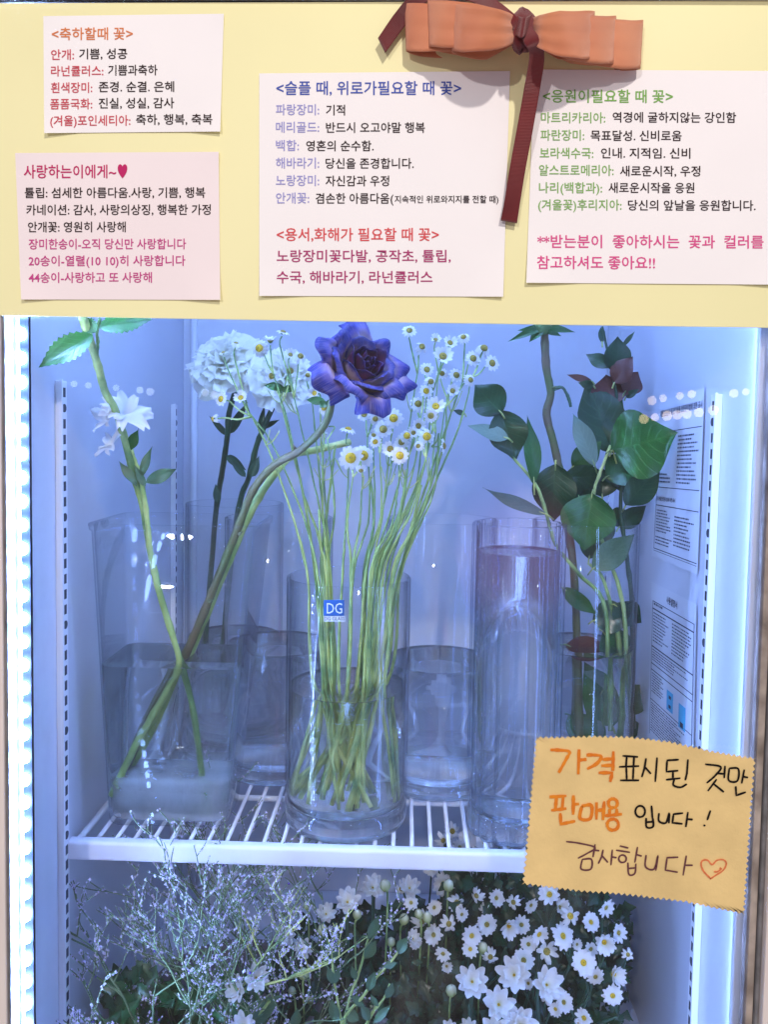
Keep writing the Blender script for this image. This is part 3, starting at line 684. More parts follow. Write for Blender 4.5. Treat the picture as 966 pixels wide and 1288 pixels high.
# fluted vase
RV = (0.1085, 0.150, 0.0425)
t = thing('glass_vase', 'tall fluted glass vase full of clear water with no flowers', 'vase', 'clear glass vases on the shelf')
zr = at(655, 657, RV[1]).z
def flute(r, z, k, a):
    if r < 0.01: return r
    return r*(1+0.13*(abs(math.cos(8*a))**0.6-0.6)*(1 if k == 0 else 0.5))
k = MB(); pf = cyl_profile(RV[2], zr-ZV, 0.0042, 0.020, 0.0014); pf = [(r, z, 0 if i < 9 else 2) for i, (r, z, _) in enumerate(pf)]
lathe(k, pf, RV[0], RV[1], ZV, 160, flute); k.build('vase_body', M['rib_glass'], t)
glass_base(t, RV[0], RV[1], RV[2], 0.02, 160, lambda r, z, k, a: flute(r, z, 2, a))
def flute_in(r, z, k, a): return r*(1+0.045*(abs(math.cos(8*a))**0.7-0.6)) if r > 0.01 else r
k = MB(); water(k, RV[2]-0.0042-0.0002, 0.0205, at(655, 695, RV[1]).z-ZV, RV[0], RV[1], 96, ZV, None); k.build('water', M['water_clear'], t)
# rectangular acrylic vase
t = thing('acrylic_vase', 'tapered rectangular clear vase with cloudy water at the left of the shelf', 'vase')
def rrect(x0, x1, y0, y1, r, n=5):
    out = []
    for (cx, cyy, a0) in ((x1-r, y1-r, 0), (x0+r, y1-r, 90), (x0+r, y0+r, 180), (x1-r, y0+r, 270)):
        for q in range(n+1): a = R(a0+90*q/n); out.append((cx+r*math.cos(a), cyy+r*math.sin(a)))
    return out
zrt = at(213, 661, 0.105).z; HB = zrt-ZV
xa, xb = at(109, 661, 0.105).x, at(319, 661, 0.105).x
xc, xd = at(131, 1062, 0.13).x, at(284, 1062, 0.13).x
def ring(tt, ins):
    return rrect(lerp(xc, xa, tt)+ins, lerp(xd, xb, tt)-ins, lerp(0.130, 0.105, tt)+ins, lerp(0.206, 0.214, tt)-ins, lerp(0.016, 0.012, tt)-ins*.6)
def rect_solid(levels):
    k = MB(); R_ = [(ring(tt, ins), ZV+HB*tt+dz) for tt, ins, dz in levels]; n = len(R_[0][0])
    for rr, zz in R_:
        for p in rr: k.vert((p[0], p[1], zz))
    for j in range(len(R_)-1):
        for i in range(n): a = j*n+i; b = j*n+(i+1) % n; k.face(a, b, b+n, a+n)
    k.face(*[i for i in range(n)][::-1]); k.face(*[(len(R_)-1)*n+i for i in range(n)])
    return k
wl = 0.0022
rect_solid([(0, .004, 0), (0, .001, .0012), (0, 0, .004), (.5, 0, 0), (.975, 0, 0), (.98, -.0018, 0), (1, -.0022, -.0004), (1, -.0014, 0.0002), (1, wl-.0004, 0.0002), (1, wl, -.0006), (.5, wl, 0), (0.0, wl, .014), (0, wl+.003, .011)]).build('vase_body', M['acrylic'], t)
ZWR = at(213, 840, 0.12).z; tw = (ZWR-ZV)/HB
rect_solid([(0, wl+.0024, .0105), (0, wl-.0005, .0135), (tw*.5, wl-.0005, 0), (tw, wl-.0005, 0), (tw, wl+.003, -.001)]).build('water', M['water_murky'], t)
rect_solid([(0, wl+.004, .0042), (0, wl+.0010, .0062), (0.12, wl+.0012, .006), (0.125, wl+.004, .010)]).build('silt', M['silt'], t)
# sticker on the front cylinder
st = thing('vase_sticker', 'small square blue maker sticker on the chamomile vase', 'sticker')
def on_cyl(px, py, lift=0.0004):
    d = ray(px, py); o = CAMP; cx, cyy, rr = FC[0], FC[1], FC[2]+lift
    ax, ay = o.x-cx, o.y-cyy; A = d.x*d.x+d.y*d.y; B = 2*(ax*d.x+ay*d.y); C_ = ax*ax+ay*ay-rr*rr
    tt = (-B-math.sqrt(max(0, B*B-4*A*C_)))/(2*A); return o+d*tt
k = MB(); k.grid(lambda i, j: on_cyl(407+26*i/8, 754.5+20*j/3), 9, 4); k.build('label_square', M['sticker'], st)
k = MB(); k.grid(lambda i, j: on_cyl(407.5+26.5*i/8, 775+6.5*j/2), 9, 3); k.build('label_strip', M['stk_white'], st)
k = MB(); put_text(k, 'DG', 411, 430.5, 765, 19, 0, lambda X, Y_: on_cyl(X, Y_, 0.0008), 0.0); k.build('printed_text', M['stk_white'], st, False)
k = MB(); put_text(k, 'DG GLASS', 408, 433.5, 778, 6.5, 0, lambda X, Y_: on_cyl(X, Y_, 0.0008), 0.01); k.build('printed_text', M['print'], st, False)

# ------------------------------------------------------------------ plant pieces
def leaf_mesh(name, L, W, m, fold=0.18, curl=0.25, shape=0.45, serr=0, nv=10, ripple=0.0):
    """leaf along +Y from origin, face +Z"""
    k = MB(); nu = 7; ph = random.uniform(0, 6); tw = random.uniform(-.5, .5)
    def P(i, j):
        v = j/(nv-1); s = (i/(nu-1)-0.5)*2
        pr = math.sin(math.pi*v**(math.log(0.5)/math.log(shape)))**0.85*(1-.45*max(0, (v-.62)/.38)**1.3) if 0 < v < 1 else 0.0
        w_ = W/2*pr
        if serr and abs(s) > 0.99: w_ *= 1+0.10*(-1)**j
        z_ = fold*abs(s)*w_ - curl*L*v*v*0.5 + ripple*W*math.sin(v*9+s*2+ph)*abs(s) + tw*s*w_*v
        return (s*w_, L*v*(1-0.08*curl*v), z_)
    k.grid(P, nu, nv); return k.mesh(name, m)
def place_leaf(px0, py0, px1, py1, wid, Y, m, parent, dY=0.0, roll=0.0, name='leaf', shape=0.45, fold=0.2, curl=0.25, serr=0, nv=10, ripple=0.0):
    a = at(px0, py0, Y); b = at(px1, py1, Y+dY); d = b-a; L_ = d.length
    me = leaf_mesh(name, L_, wpx(wid, Y), m, fold, curl, shape, serr, nv, ripple)
    y = d.normalized(); view = (CAMP-a).normalized(); z = (view-y*view.dot(y)).normalized(); x_ = y.cross(z)
    mw = Matrix((x_, y, z)).transposed().to_4x4(); mw = Matrix.Translation(a) @ mw @ Matrix.Rotation(roll, 4, 'Y')
    return link(name, me, parent, mw)
def stem(pts, rad, m, parent, name='stem', n=8, sm=6):
    k = MB(); q = cr(pts, sm); N = len(q)
    r0_, r1_ = (rad[0], rad[1]) if hasattr(rad, '__len__') else (rad, rad)
    rr = [lerp(r0_, r1_, i/(N-1))*(random.uniform(.94, 1.06) if random.random() > .12 else (1.28 if r0_ < .003 else 1.14)) for i in range(N)]
    q = [p+Vector((random.uniform(-1, 1), random.uniform(-1, 1), 0))*r0_*(.16 if r0_ < .003 else .05) if 0 < i < N-1 else p for i, p in enumerate(q)]
    k.tube(q, rr, n, C=lambda u: u); return k.build(name, m, parent)
def pstem(pp, Y, rad, m, parent, name='stem', n=8):
    pts = [at(p[0], p[1], p[2] if len(p) > 2 else Y) for p in pp]
    return stem(pts, rad, m, parent, name, n)
def daisy_petals(n, r0, r1, wid, lift, droop, rnd, double=False, drop=0.0):
    k = MB()
    for lay in range(2 if double else 1):
        for i in range(n):
            if random.random() < drop: continue
            a = 2*math.pi*(i+0.5*lay)/n + random.uniform(-.08, .08)*rnd; ln = r1*random.uniform(1-.12*rnd, 1.04)*(1-.14*lay); dr = random.uniform(-.15, .15)*rnd
            ca, sa = math.cos(a), math.sin(a); nn = 5
            def P(ii, j):
                v = j/(nn-1); s = ii-1; rr = lerp(r0*.6, ln, v)
                w_ = wid*(0.45+0.75*math.sin(math.pi*min(1, v*.78+.1)))*(0.55 if j == nn-1 else 1)*.5
                z_ = lift*r1*v*(1-lay*-.35) - (droop+dr)*r1*v*v + (0.10*wid if s else 0)+lay*.0006
                return (ca*rr-sa*s*w_, sa*rr+ca*s*w_, z_)
            k.grid(P, 3, nn, C=lambda ii, j: j/(nn-1))
    return k
def dome(r, h, n=12, m=4):
    k = MB(); k.grid(lambda i, j: (r*math.cos(2*math.pi*i/n)*math.cos(j/m*1.45), r*math.sin(2*math.pi*i/n)*math.cos(j/m*1.45), h*math.sin(j/m*1.45)-0.0002), n, m+1, wrap=True); return k
def calyx_mesh(r):
    k = MB(); k.grid(lambda i, j: (r*math.cos(2*math.pi*i/10)*(0.25, .7, .95, .8)[j], r*math.sin(2*math.pi*i/10)*(0.25, .7, .95, .8)[j], -r*(.85, .55, .1, -.05)[j]), 10, 4, wrap=True); return k
def head_kit(variants, discs, cal):
    return dict(p=[v.mesh('petals', M['petal']) for v in variants], d=discs, c=cal)
CH = head_kit([daisy_petals(n, .0042, .0105, .0035, .1, dr, 1) for n, dr in ((13, .1), (12, .35), (14, .7), (11, .2))]+[daisy_petals(12, .0042, .0096, .0033, .1, 1.1, 1.6, drop=.2), daisy_petals(13, .0042, .0100, .0035, .7, .2, 1.4, drop=.1)],
              [dome(.0046, .0032).mesh('disc', M['disc']), dome(.0046, .0032).mesh('disc', M['disc_olive'])], calyx_mesh(.0042).mesh('calyx', M['calyx']))
SP = head_kit([daisy_petals(n, .0040, .0135, .0043, .25, dr, 1, True) for n, dr in ((12, .15), (13, .05), (11, .3))]+[daisy_petals(12, .0040, .0125, .0042, .2, .8, 1.8, drop=.15), daisy_petals(11, .0036, .0120, .0044, .9, .1, 1.5, True, .1), daisy_petals(12, .0040, .0130, .0043, .3, .2, 1.6, True, .18)],
              [dome(.0040, .0022).mesh('disc', M['disc']), dome(.0040, .002).mesh('disc', M['disc_olive'])], calyx_mesh(.0048).mesh('calyx', M['calyx']))
def head(kit, parent, loc, axis, s=1.0, v=None, d=0, name='flower_head'):
    v = random.randrange(len(kit['p'])) if v is None else v
    o = link(name, kit['p'][v], parent, frame(loc, axis, s, random.uniform(0, 6.28)))
    link('disc', kit['d'][d], o); link('calyx', kit['c'], o); return o

def zoned(pts, base, cols, rows):
    """one label each: the landmark a flower stands by, then its order among the few sharing it"""
    key = [(min(range(len(cols)), key=lambda c: abs(cols[c][0]-x)), min(range(len(rows)), key=lambda r: abs(rows[r][0]-y))) for x, y in pts]
    names = ['leftmost', 'second from the left', 'third from the left', 'fourth from the left', 'fifth from the left', 'sixth from the left', 'seventh from the left', 'eighth from the left']
    out = []
    for i, k_ in enumerate(key):
        g = sorted((j for j in range(len(pts)) if key[j] == k_), key=lambda j: pts[j][0])
        o = '' if len(g) == 1 else (', the left one' if g[0] == i else ', the right one') if len(g) == 2 else ', '+names[g.index(i)]
        out.append('%s %s %s%s' % (base, rows[k_[1]][1], cols[k_[0]][1], o))
    return out
# ------------------------------------------------------------------ chamomile bunch
CW = Vector((FC[0], FC[1], 0))
def in_vase(p, rmax):
    d = Vector((p.x-FC[0], p.y-FC[1])); 
    if d.length > rmax: d = d.normalized()*rmax
    return Vector((FC[0]+d.x, FC[1]+d.y, p.z))
# heads: px, py, radius px, (facing x, z), disc kind
CHS = [
 ([(303,501,11,-.1,.5,0),(278,502,12,-.6,.2,0),(268,527,10,-1,-.1,0)], (317,524), (347,590), (385,716), .13),
 ([(281,444,10,-.2,1,1),(297,432,10,.2,1,1)], (313,518), (347,572), (400,700), .14),
 ([(326,438,15,-.1,.1,0),(340,429,10,0,.9,1)], (344,470), (367,549), (392,690), .15),
 ([(342,473,14,0,.2,1),(365,467,13,.3,.2,1)], (352,500), (381,613), (398,700), .16),
 ([(356,418,12,.3,1,1),(365,447,12,.3,.6,1),(378,448,12,.3,.5,1)], (370,500), (392,600), (408,710), .155),
 ([(387,472,10,.2,.5,1)], (392,500), (400,610), (410,720), .17),
 ([(408,513,12,-.3,.4,0)], (408,540), (408,630), (415,720), .16),
 ([(410,536,11,-.8,.1,0)], (412,552), (418,640), (420,720), .15),
 ([(438,540,12,.2,1,0)], (439,560), (436,650), (430,720), .14),
 ([(441,576,19,-.1,.05,0),(454,592,10,.1,-.9,1)], (444,600), (441,660), (438,720), .12),
 ([(457,573,17,.2,.15,0)], (456,600), (452,660), (446,720), .13),
 ([(458,521,13,-.1,.2,1),(472,527,10,.2,-.3,1)], (462,550), (460,650), (452,720), .16),
 ([(495,526,15,0,.2,0)], (492,550), (480,650), (462,720), .15),
 ([(503,573,17,.1,.1,0)], (502,600), (492,660), (474,720), .12),
 ([(491,565,15,-.1,.2,1)], (492,590), (478,650), (466,720), .14),
 ([(537,549,16,.1,.1,0),(526,561,10,-.4,.1,1)], (536,575), (521,640), (488,720), .13),
 ([(548,512,16,0,.5,0),(542,523,12,.1,-.1,1)], (548,545), (534,630), (498,722), .14),
 ([(558,561,13,1,.1,1)], (552,545), (545,620), (506,722), .15),
 ([(536,492,13,.2,.3,0)], (530,520), (520,600), (484,720), .17),
 ([(537,465,13,.2,.3,1),(557,449,15,.1,.4,1)], (545,490), (530,600), (480,720), .18),
 ([(515,416,12,0,.6,1),(531,436,12,.3,.4,1)], (525,470), (505,600), (468,720), .19),
 ([(556,470,11,.1,.4,1),(574,472,11,.3,.3,1)], (562,500), (552,570), (510,718), .19),
 ([(583,424,12,-.2,.6,1),(595,451,15,.3,.3,1)], (582,480), (562,540), (505,710), .19),
 ([(609,438,14,.2,.6,1),(619,457,14,.5,.2,1)], (594,475), (570,545), (508,718), .185),
 ([(566,432,12,.2,.5,1),(548,428,11,.1,.8,1)], (552,470), (535,580), (486,720), .195),
 ([(592,478,12,.5,.2,1),(569,492,12,.2,.2,1)], (560,512), (545,600), (500,720), .18),
 ([(512,548,14,.1,.3,0),(526,536,12,.3,.1,1),(505,556,12,-.2,.1,1)], (514,575), (505,650), (476,720), .15),
 ([(482,540,14,.1,.3,1),(472,556,11,-.3,.5,0)], (478,570), (474,650), (458,720), .145),
 ([(396,495,12,-.4,.2,0),(402,545,11,-.5,.1,1)], (404,560), (408,640), (414,720), .165),
 ([(542,480,12,.2,.2,1),(526,508,12,.1,.3,1)], (532,540), (520,620), (482,720), .175),
 ([(520,545,11,-.1,.5,1)], (515,570), (500,640), (470,720), .16),
 ([(470,548,10,.1,.6,1)], (470,570), (466,650), (455,720), .17),
]
CHL = zoned([c_[0][0][:2] for c_ in CHS], 'chamomile stem flowering', [(290, 'beside the left carnation'), (355, 'left of the rose'), (405, 'at the rose calyx'), (445, 'at the rose petals'), (500, 'at its centre'), (545, 'right of the rose'), (600, 'far right')],
            [(425, 'just below the board'), (480, 'level with the rose'), (520, 'under rose height'), (570, 'lowest in the bunch,')])
extra = 'one of the white chamomile stems standing in the vase with the blue sticker'
for si, (hs, node, mid, rim, Y) in enumerate(CHS):
    first = hs[0]
    lab = {0: 'chamomile stem leaning furthest left, with a flower turned sideways', 9: 'chamomile stem with the big front-facing daisy under the rose',
           13: 'chamomile stem with a big yellow-centred daisy right of the middle', 15: 'chamomile stem with a daisy right of the bunch, level with the rose stem',
           16: 'chamomile stem with an upright daisy just right of the rose', 23: 'chamomile stem reaching furthest right with olive-centred flowers'}.get(si, CHL[si])
    t = thing('chamomile_stem', lab, 'flower', 'chamomile stems in the sticker vase')
    nd = at(node[0], node[1], Y); md = at(mid[0]+random.uniform(-5, 5), mid[1], lerp(Y, .165, .3)); rp = in_vase(at(rim[0]+random.uniform(-8, 8), rim[1], lerp(Y, .165, .3)+random.uniform(-.01, .012)), .052)
    wp = in_vase(Vector((FC[0]+(rp.x-FC[0])*.72+random.uniform(-.004, .004), FC[1]+(rp.y-FC[1])*.7+random.uniform(-.01, .01), at(441, 862, .165).z)), .045)
    an = random.uniform(0, 6.28); bp = Vector((FC[0]+(rp.x-FC[0])*random.choice((-.7, .3, .9, 1.3))+.022*math.cos(an), FC[1]+.028*math.sin(an), ZV+.0225+random.uniform(0, .012)))
    bp = in_vase(bp, .046)
    mm = M['stem'] if si % 3 else M['stem_light']
    stem([bp, wp, rp, md, nd], (random.uniform(.0015, .0022), .00062), mm, t, n=8, sm=9)
    for (hx, hy, hr, fx, fz, dk) in hs:
        hp = at(hx, hy, Y+random.uniform(-.012, .012)); ax = Vector((fx, -1.0 if abs(fx) < .9 else -.35, fz)); ax.normalize()
        if fz >= .9: ax = Vector((fx, -.25, 1)).normalized()
        q = hp-ax*.004
        stem([nd, nd.lerp(q, .5)+Vector((0, 0, -.002))-ax*.003, q-ax*.008, q], (.0009, .0007), mm, t, 'flower_stalk', 6, 4)
        head(CH, t, hp, ax, wpx(hr, Y)/.0105*random.uniform(.70, .92), d=dk)
    # feathery little leaves and side shoots
    if si % 2 == 0:
        u = md.lerp(nd, random.uniform(.3, .8)); k = MB()
        for q in range(3):
            e = u+Vector((random.uniform(-.015, .015), random.uniform(-.008, .008), random.uniform(.008, .022))); k.tube(cr([u, u.lerp(e, .5)+Vector((0, 0, -.003)), e], 3), (.0005), 5)
        k.build('side_shoot', mm, t)
    if si in (4, 7):
        p0 = (357, 487) if si == 4 else (410, 505)
        for dx, dy in ((-26, 6), (-8, 16), (10, 14)):
            place_leaf(p0[0], p0[1], p0[0]+dx, p0[1]+dy-8, 11, Y, M['leaf_mid'], t, ripple=.1)
# headless cut stems inside the bunch
CUT = (((401, 641), (404, 690), (410, 720)), ((512, 590), (500, 660), (478, 720)), ((466, 600), (470, 660), (458, 720)), 
                  ((530, 610), (515, 670), (494, 720)), ((422, 560), (412, 640), (404, 720)))
CUTL = zoned([c_[0] for c_ in CUT], 'bare green stem', [(400, 'at the left of the sticker vase'), (440, 'left of the middle'), (480, 'right of the middle'), (525, 'right side of the bunch')], [(560, 'tallest among the chamomile'), (600, 'ending below the daisies'), (640, 'cut short')])
for ci_, (a, b, c) in enumerate(CUT):
    t = thing('cut_stem', CUTL[ci_], 'stem', 'bare green stems in the sticker vase')
    Yq = random.uniform(.14, .19); rp = in_vase(at(c[0], c[1], Yq), .05); an = random.uniform(0, 6.28)
    wp = in_vase(Vector((lerp(FC[0], rp.x, .7), lerp(FC[1], rp.y, .6), at(441, 862, .165).z)), .045)
    bp = in_vase(Vector((FC[0]+.034*math.cos(an), FC[1]+.03*math.sin(an), ZV+.023)), .046)
    stem([bp, wp, rp, at(b[0], b[1], Yq), at(a[0], a[1], Yq)], (.0022, .0010), M['stem'] if random.random() < .6 else M['stem_light'], t, sm=9)

# ------------------------------------------------------------------ the blue rose
rose = thing('rose', 'large blue violet rose lit from the front, its stem bent into the rectangular vase', 'rose')
rc = at(438, 481, 0.075); rax = Vector((0.54, -0.66, 0.50)).normalized()
mwR = frame(rc, rax, 0.94, 0.6)
def rose_petal(i, n):
    t = i/(n-1); th0 = i*2.39996; k = MB(); nu, nv = 13, 10
    Rm = lerp(.0032, .026, t**.85); H = lerp(.038, .046, t)+random.uniform(-.002, .003); half = lerp(1.6, .62, t**.6)
    opn = lerp(-.12, .86, t**1.6)+random.uniform(-.06, .06); flip = lerp(.0, 1.5, max(0, t-.3)/.7)*random.uniform(.7, 1.2); ph = random.uniform(0, 6); skew = random.uniform(-.25, .25)
    def P(a, b):
        s = (a/(nu-1)-.5)*2; v = b/(nv-1)
        wd = math.sin(min(1, v*1.2+.10)*math.pi/2)**.8*(1-.42*t*max(0, v-.62)/.38)
        th = th0+s*half*wd+skew*v*v*t
        hv = v*(1-0.22*abs(s)**1.8*v)+.10*t*max(0, v-.7)*max(0, 1-abs(s)*1.8)/.3
        r = Rm*(math.sin(min(v*1.5, 1)*math.pi/2)**.75)*(1-.14*max(0, v-.6)*(1-t)) + opn*H*hv*hv*.62
        z_ = H*hv*math.cos(min(1.3, max(0, opn)*.98*hv))
        e = max(0, v-.74)/.26; e2 = max(0, abs(s)-.55)/.45*v
        r += flip*.0050*e*e+flip*.0042*e2*e2; z_ -= flip*.0070*e*e+flip*.0052*e2*e2
        r += .0013*t*math.sin(s*5+ph)*v; z_ += .0018*t*math.sin(s*6+ph)*v*v
        nz = mnoise.noise(Vector((s*2.2+i, v*3, i*.7)))*.0032*v*(.4+t); nz2 = mnoise.noise(Vector((s*6+i, v*5, i*1.7)))*.0020*v
        r += nz+nz2; z_ += nz*.8-nz2
        return (r*math.cos(th), r*math.sin(th), z_)
    def C(a, b):
        s = abs(a/(nu-1)-.5)*2; v = b/(nv-1)+.12*mnoise.noise(Vector((a*1.3, i*3.1, b*.2))); v = max(0, v); return min(1, max(v**2.6, .98*s**3.5*v**.5+.10*v))
    k.grid(P, nu, nv, C=C)
    o = k.build('petal', M['rose_in'] if t < .46 else M['rose_out'], rose); o.matrix_local = mwR
    sd = o.modifiers.new('s', 'SUBSURF'); sd.levels = 1; sd.render_levels = 1
    s2 = o.modifiers.new('t', 'SOLIDIFY'); s2.thickness = .0004
NP = 32
for i in range(NP): rose_petal(i, NP)
# calyx and sepals
k = MB(); k.grid(lambda i, j: (lambda r, z_: (r*math.cos(2*math.pi*i/14), r*math.sin(2*math.pi*i/14), z_))((.0032, .0075, .0095, .007)[j], (-.014, -.008, -.002, .004)[j]), 14, 4, wrap=True)
k.build('calyx', M['calyx'], rose).matrix_local = mwR
for q in range(5):
    me = leaf_mesh('sepal', .032, .009, M['calyx'], .3, -.9 if q % 2 else .5, .25)
    a = q*1.2566
    link('sepal', me, rose, mwR @ Matrix.Rotation(a, 4, 'Z') @ Matrix.Translation((0, .007, -.002)) @ Matrix.Rotation(R(48), 4, 'X'))
rb = rc-rax*.014
stem([rb, rb-rax*.012, at(408, 535, .098), at(378, 566, .115), at(345, 585, .13), at(318, 617, .14), at(301, 660, .15), at(276, 722, .155), at(248, 790, .16), at(226, 838, .162), at(188, 905, .165), at(148, 990, .165)], (.0031, .0046), M['stem_brown'], rose)
for (a, b) in (((372, 566), (368, 558)), ((300, 672), (306, 668)), ((262, 756), (270, 753))):
    k = MB(); k.tube([at(a[0], a[1], .122), at(b[0], b[1], .12)], [.002, .0002], 6); k.build('thorn', M['stem_brown'], rose)
# second, greener stem running beside it
t = thing('green_stem', 'thick light green stem crossing under the rose stem in the rectangular vase', 'stem')
pstem([(440, 556, .205), (398, 566, .185), (366, 574, .165), (338, 606, .16), (312, 650, .165), (288, 705, .17), (258, 775, .175), (232, 838, .178), (200, 905, .18), (165, 962, .18)], .16, (.0034, .0046), M['stem_light'], t)

# ------------------------------------------------------------------ leafy stem and loose white flower at the left
t = thing('rose_cutting', 'long green rose stem with serrated leaves rising out of frame at the left', 'stem')
pstem([(97, 380, .045), (121, 453, .07), (132, 492, .09), (144, 513, .105), (155, 548, .125), (169, 601, .14), (180, 640), (190, 700), (205, 760), (228, 835), (245, 900), (262, 1025)], .15, (.0036, .0030), M['stem'], t)
place_leaf(117, 421, 47, 461, 34, .055, M['leaf_bright'], t, dY=-.022, roll=.35, serr=1, nv=22, fold=.25, curl=.15)
place_leaf(124, 413, 192, 397, 34, .055, M['leaf_bright'], t, dY=.012, roll=-.6, serr=1, nv=22)
place_leaf(122, 418, 100, 400, 20, .055, M['leaf_mid'], t, serr=1, nv=18)
pstem([(121, 453), (123, 430), (122, 418), (126, 400)], .068, .0014, M['stem'], t, 'leaf_stalk')
t = thing('white_alstroemeria', 'drooping loose petalled white flower hooked on the leafy stem', 'flower')
pstem([(150, 524), (158, 548), (168, 575), (176, 600), (181, 622), (186, 660), (190, 700), (200, 745), (225, 830), (212, 868), (175, 930), (140, 1000)], .138, (.0018, .0034), M['stem_light'], t)
def loose_flower(px, py, rr, n, parent, Y, ax):
    mw = frame(at(px, py, Y), ax)
    for q in range(n):
        L_ = wpx(rr, Y)*random.uniform(.8, 1.15); k = MB(); nu, nv = 7, 7; ph = random.uniform(0, 6); wd = L_*random.uniform(.34, .5)
        def P(i, j):
            v = j/(nv-1); s = (i/(nu-1)-.5)*2; w_ = wd*math.sin(math.pi*min(.86, v*.8+.08))**.8*.5*2*.55
            return (s*w_, L_*v, .25*L_*v-.35*L_*v*v+.10*L_*math.sin(s*3+ph+v*5)*v)
        k.grid(P, nu, nv, C=lambda i, j: .3+.7*j/(nv-1)); o = k.build('petal', M['petal'], parent)
        o.matrix_local = mw @ Matrix.Rotation(q*6.283/n+random.uniform(-.25, .25), 4, 'Z') @ Matrix.Rotation(R(random.uniform(5, 45)), 4, 'X')
loose_flower(156, 522, 36, 10, t, .118, (.25, -.6, .5)); loose_flower(136, 530, 26, 6, t, .118, (-.6, -.5, .4))
loose_flower(141, 563, 28, 7, t, .122, (-.5, -.4, .6))
for (x0, y0, x1, y1, wd, mt) in ((158, 570, 176, 540, 13, 'leaf_bright'), (176, 603, 190, 560, 12, 'leaf_blue'), (183, 607, 222, 590, 17, 'leaf_blue'), (172, 612, 150, 578, 11, 'leaf_blue'), (183, 612, 168, 585, 11, 'leaf_blue')):
    place_leaf(x0, y0, x1, y1, wd, .132, M[mt], t, roll=random.uniform(-.5, .5), ripple=.12)

# ------------------------------------------------------------------ carnations
def carnation(px, py, rr, Y, label, stempts, ax):
    t = thing('carnation', label, 'flower', 'white carnations at the back left')
    mw = frame(at(px, py, Y), ax); rad = wpx(rr, Y)
    for i in range(28):
        f = i/27; a0 = i*2.4; k = MB(); nu, nv = 15, 6; L_ = rad*lerp(.75, 1.02, f); til = lerp(.10, 1.6, f**.8)+random.uniform(-.1, .1); hw = lerp(.62, .80, f); ph = random.uniform(0, 6)
        def P(a, b):
            s = (a/(nu-1)-.5)*2; v = b/(nv-1)
            x_ = s*hw*L_*(v**.8)*1.05; tl = til*(v**.6)
            ed = 1-.16*s*s-.035*(a % 2)*(b == nv-1)
            r = L_*v*ed; y_ = r*math.sin(tl); z_ = r*math.cos(tl)*.8+L_*.02
            rf = (.14*math.sin(s*5+ph)+.05*math.sin(s*13+ph*2))*L_*v*v
            return Vector((x_, y_+rf*math.cos(tl), z_-rf*math.sin(tl)))
        k.grid(P, nu, nv, C=lambda a, b: b/(nv-1)); o = k.build('petal', M['carnation'], t)
        o.matrix_local = mw @ Matrix.Rotation(a0, 4, 'Z')
    b = at(px, py, Y); axv = Vector(ax).normalized()
    k = MB(); k.tube([b-axv*.030, b-axv*.024, b-axv*.008, b+axv*.002], [.004, .0075, .0082, .0065], 10); k.build('calyx', M['leaf_blue'], t)
    pts = [b-axv*.028]+[at(*p) for p in stempts]
    stem(pts, (.0032, .0036), M['stem_dark'], t)
    return t
t = carnation(287, 462, 48, .33, 'white carnation with the fuller head, left of the blue rose', [(288, 520, .34), (286, 548, .345), (280, 590, .36), (272, 640, .37), (262, 760, .39), (250, 900, .40)], (-.25, -.80, .60))
for (x0, y0, x1, y1, wd) in ((286, 548, 262, 522, 8), (288, 546, 312, 505, 12), (285, 573, 310, 592, 11), (274, 632, 271, 608, 10)):
    place_leaf(x0, y0, x1, y1, wd, .345, M['stem_dark'], t, shape=.35, fold=.6)
t = carnation(355, 480, 46, .31, 'white carnation partly hidden behind chamomile flowers and the rose', [(333, 535, .33), (323, 560, .335), (313, 600, .35), (300, 640, .36), (285, 760, .38), (275, 900, .39)], (.30, -.7, .6))
for (x0, y0, x1, y1, wd) in ((326, 545, 333, 508, 8), (330, 538, 352, 528, 7), (316, 600, 326, 573, 12), (309, 600, 288, 576, 9)):
    place_leaf(x0, y0, x1, y1, wd, .335, M['stem_dark'], t, shape=.35, fold=.6)

# ------------------------------------------------------------------ dark branches in the back right vase
def zb(x, y): return (560+x*.4203, 390+y*.4203)
t = thing('headless_rose', 'dark brownish rose stem standing in the back right vase with green sepals at its top', 'rose stem')
pstem([(*zb(297, 62), .27), (*zb(302, 170), .27), (*zb(316, 250), .27), (*zb(303, 312), .27), (*zb(325, 400), .27), (*zb(350, 520), .275), (*zb(362, 620), .28), (722, 720, .285), (726, 820, .29), (728, 930, .29)], .27, (.0042, .0045), M['stem_brown'], t)
for (x1, y1, wd, rl) in ((185, 92, 16, .3), (215, 62, 14, 0), (395, 64, 16, -.3), (350, 80, 16, 0), (250, 96, 22, .2)):
    a = zb(292, 52); b = zb(x1, y1); place_leaf(a[0], a[1], b[0], b[1], wd*.6, .262, M['leaf_mid'], t, name='sepal', shape=.3, roll=rl, fold=.5)
k = MB(); kp = at(*zb(292, 48), .265); lathe(k, [(0.0, -.010, 0), (.006, -.008, 0), (.010, 0, 0), (.012, .010, 0), (.008, .016, 0)], kp.x, kp.y, kp.z, 16); k.build('calyx', M['calyx'], t)
for (x0, y0, x1, y1) in ((305, 300, 292, 296), (320, 235, 340, 228)):
    a = zb(x0, y0); b = zb(x1, y1); k = MB(); k.tube([at(*a, .268), at(*b, .266)], [.0024, .0003], 6); k.build('thorn', M['stem_brown'], t)
pstem([(*zb(322, 240), .268), (*zb(350, 232), .265), (*zb(368, 262), .262), (*zb(376, 290), .26)], .26, .0016, M['stem_dark'], t, 'side_shoot')

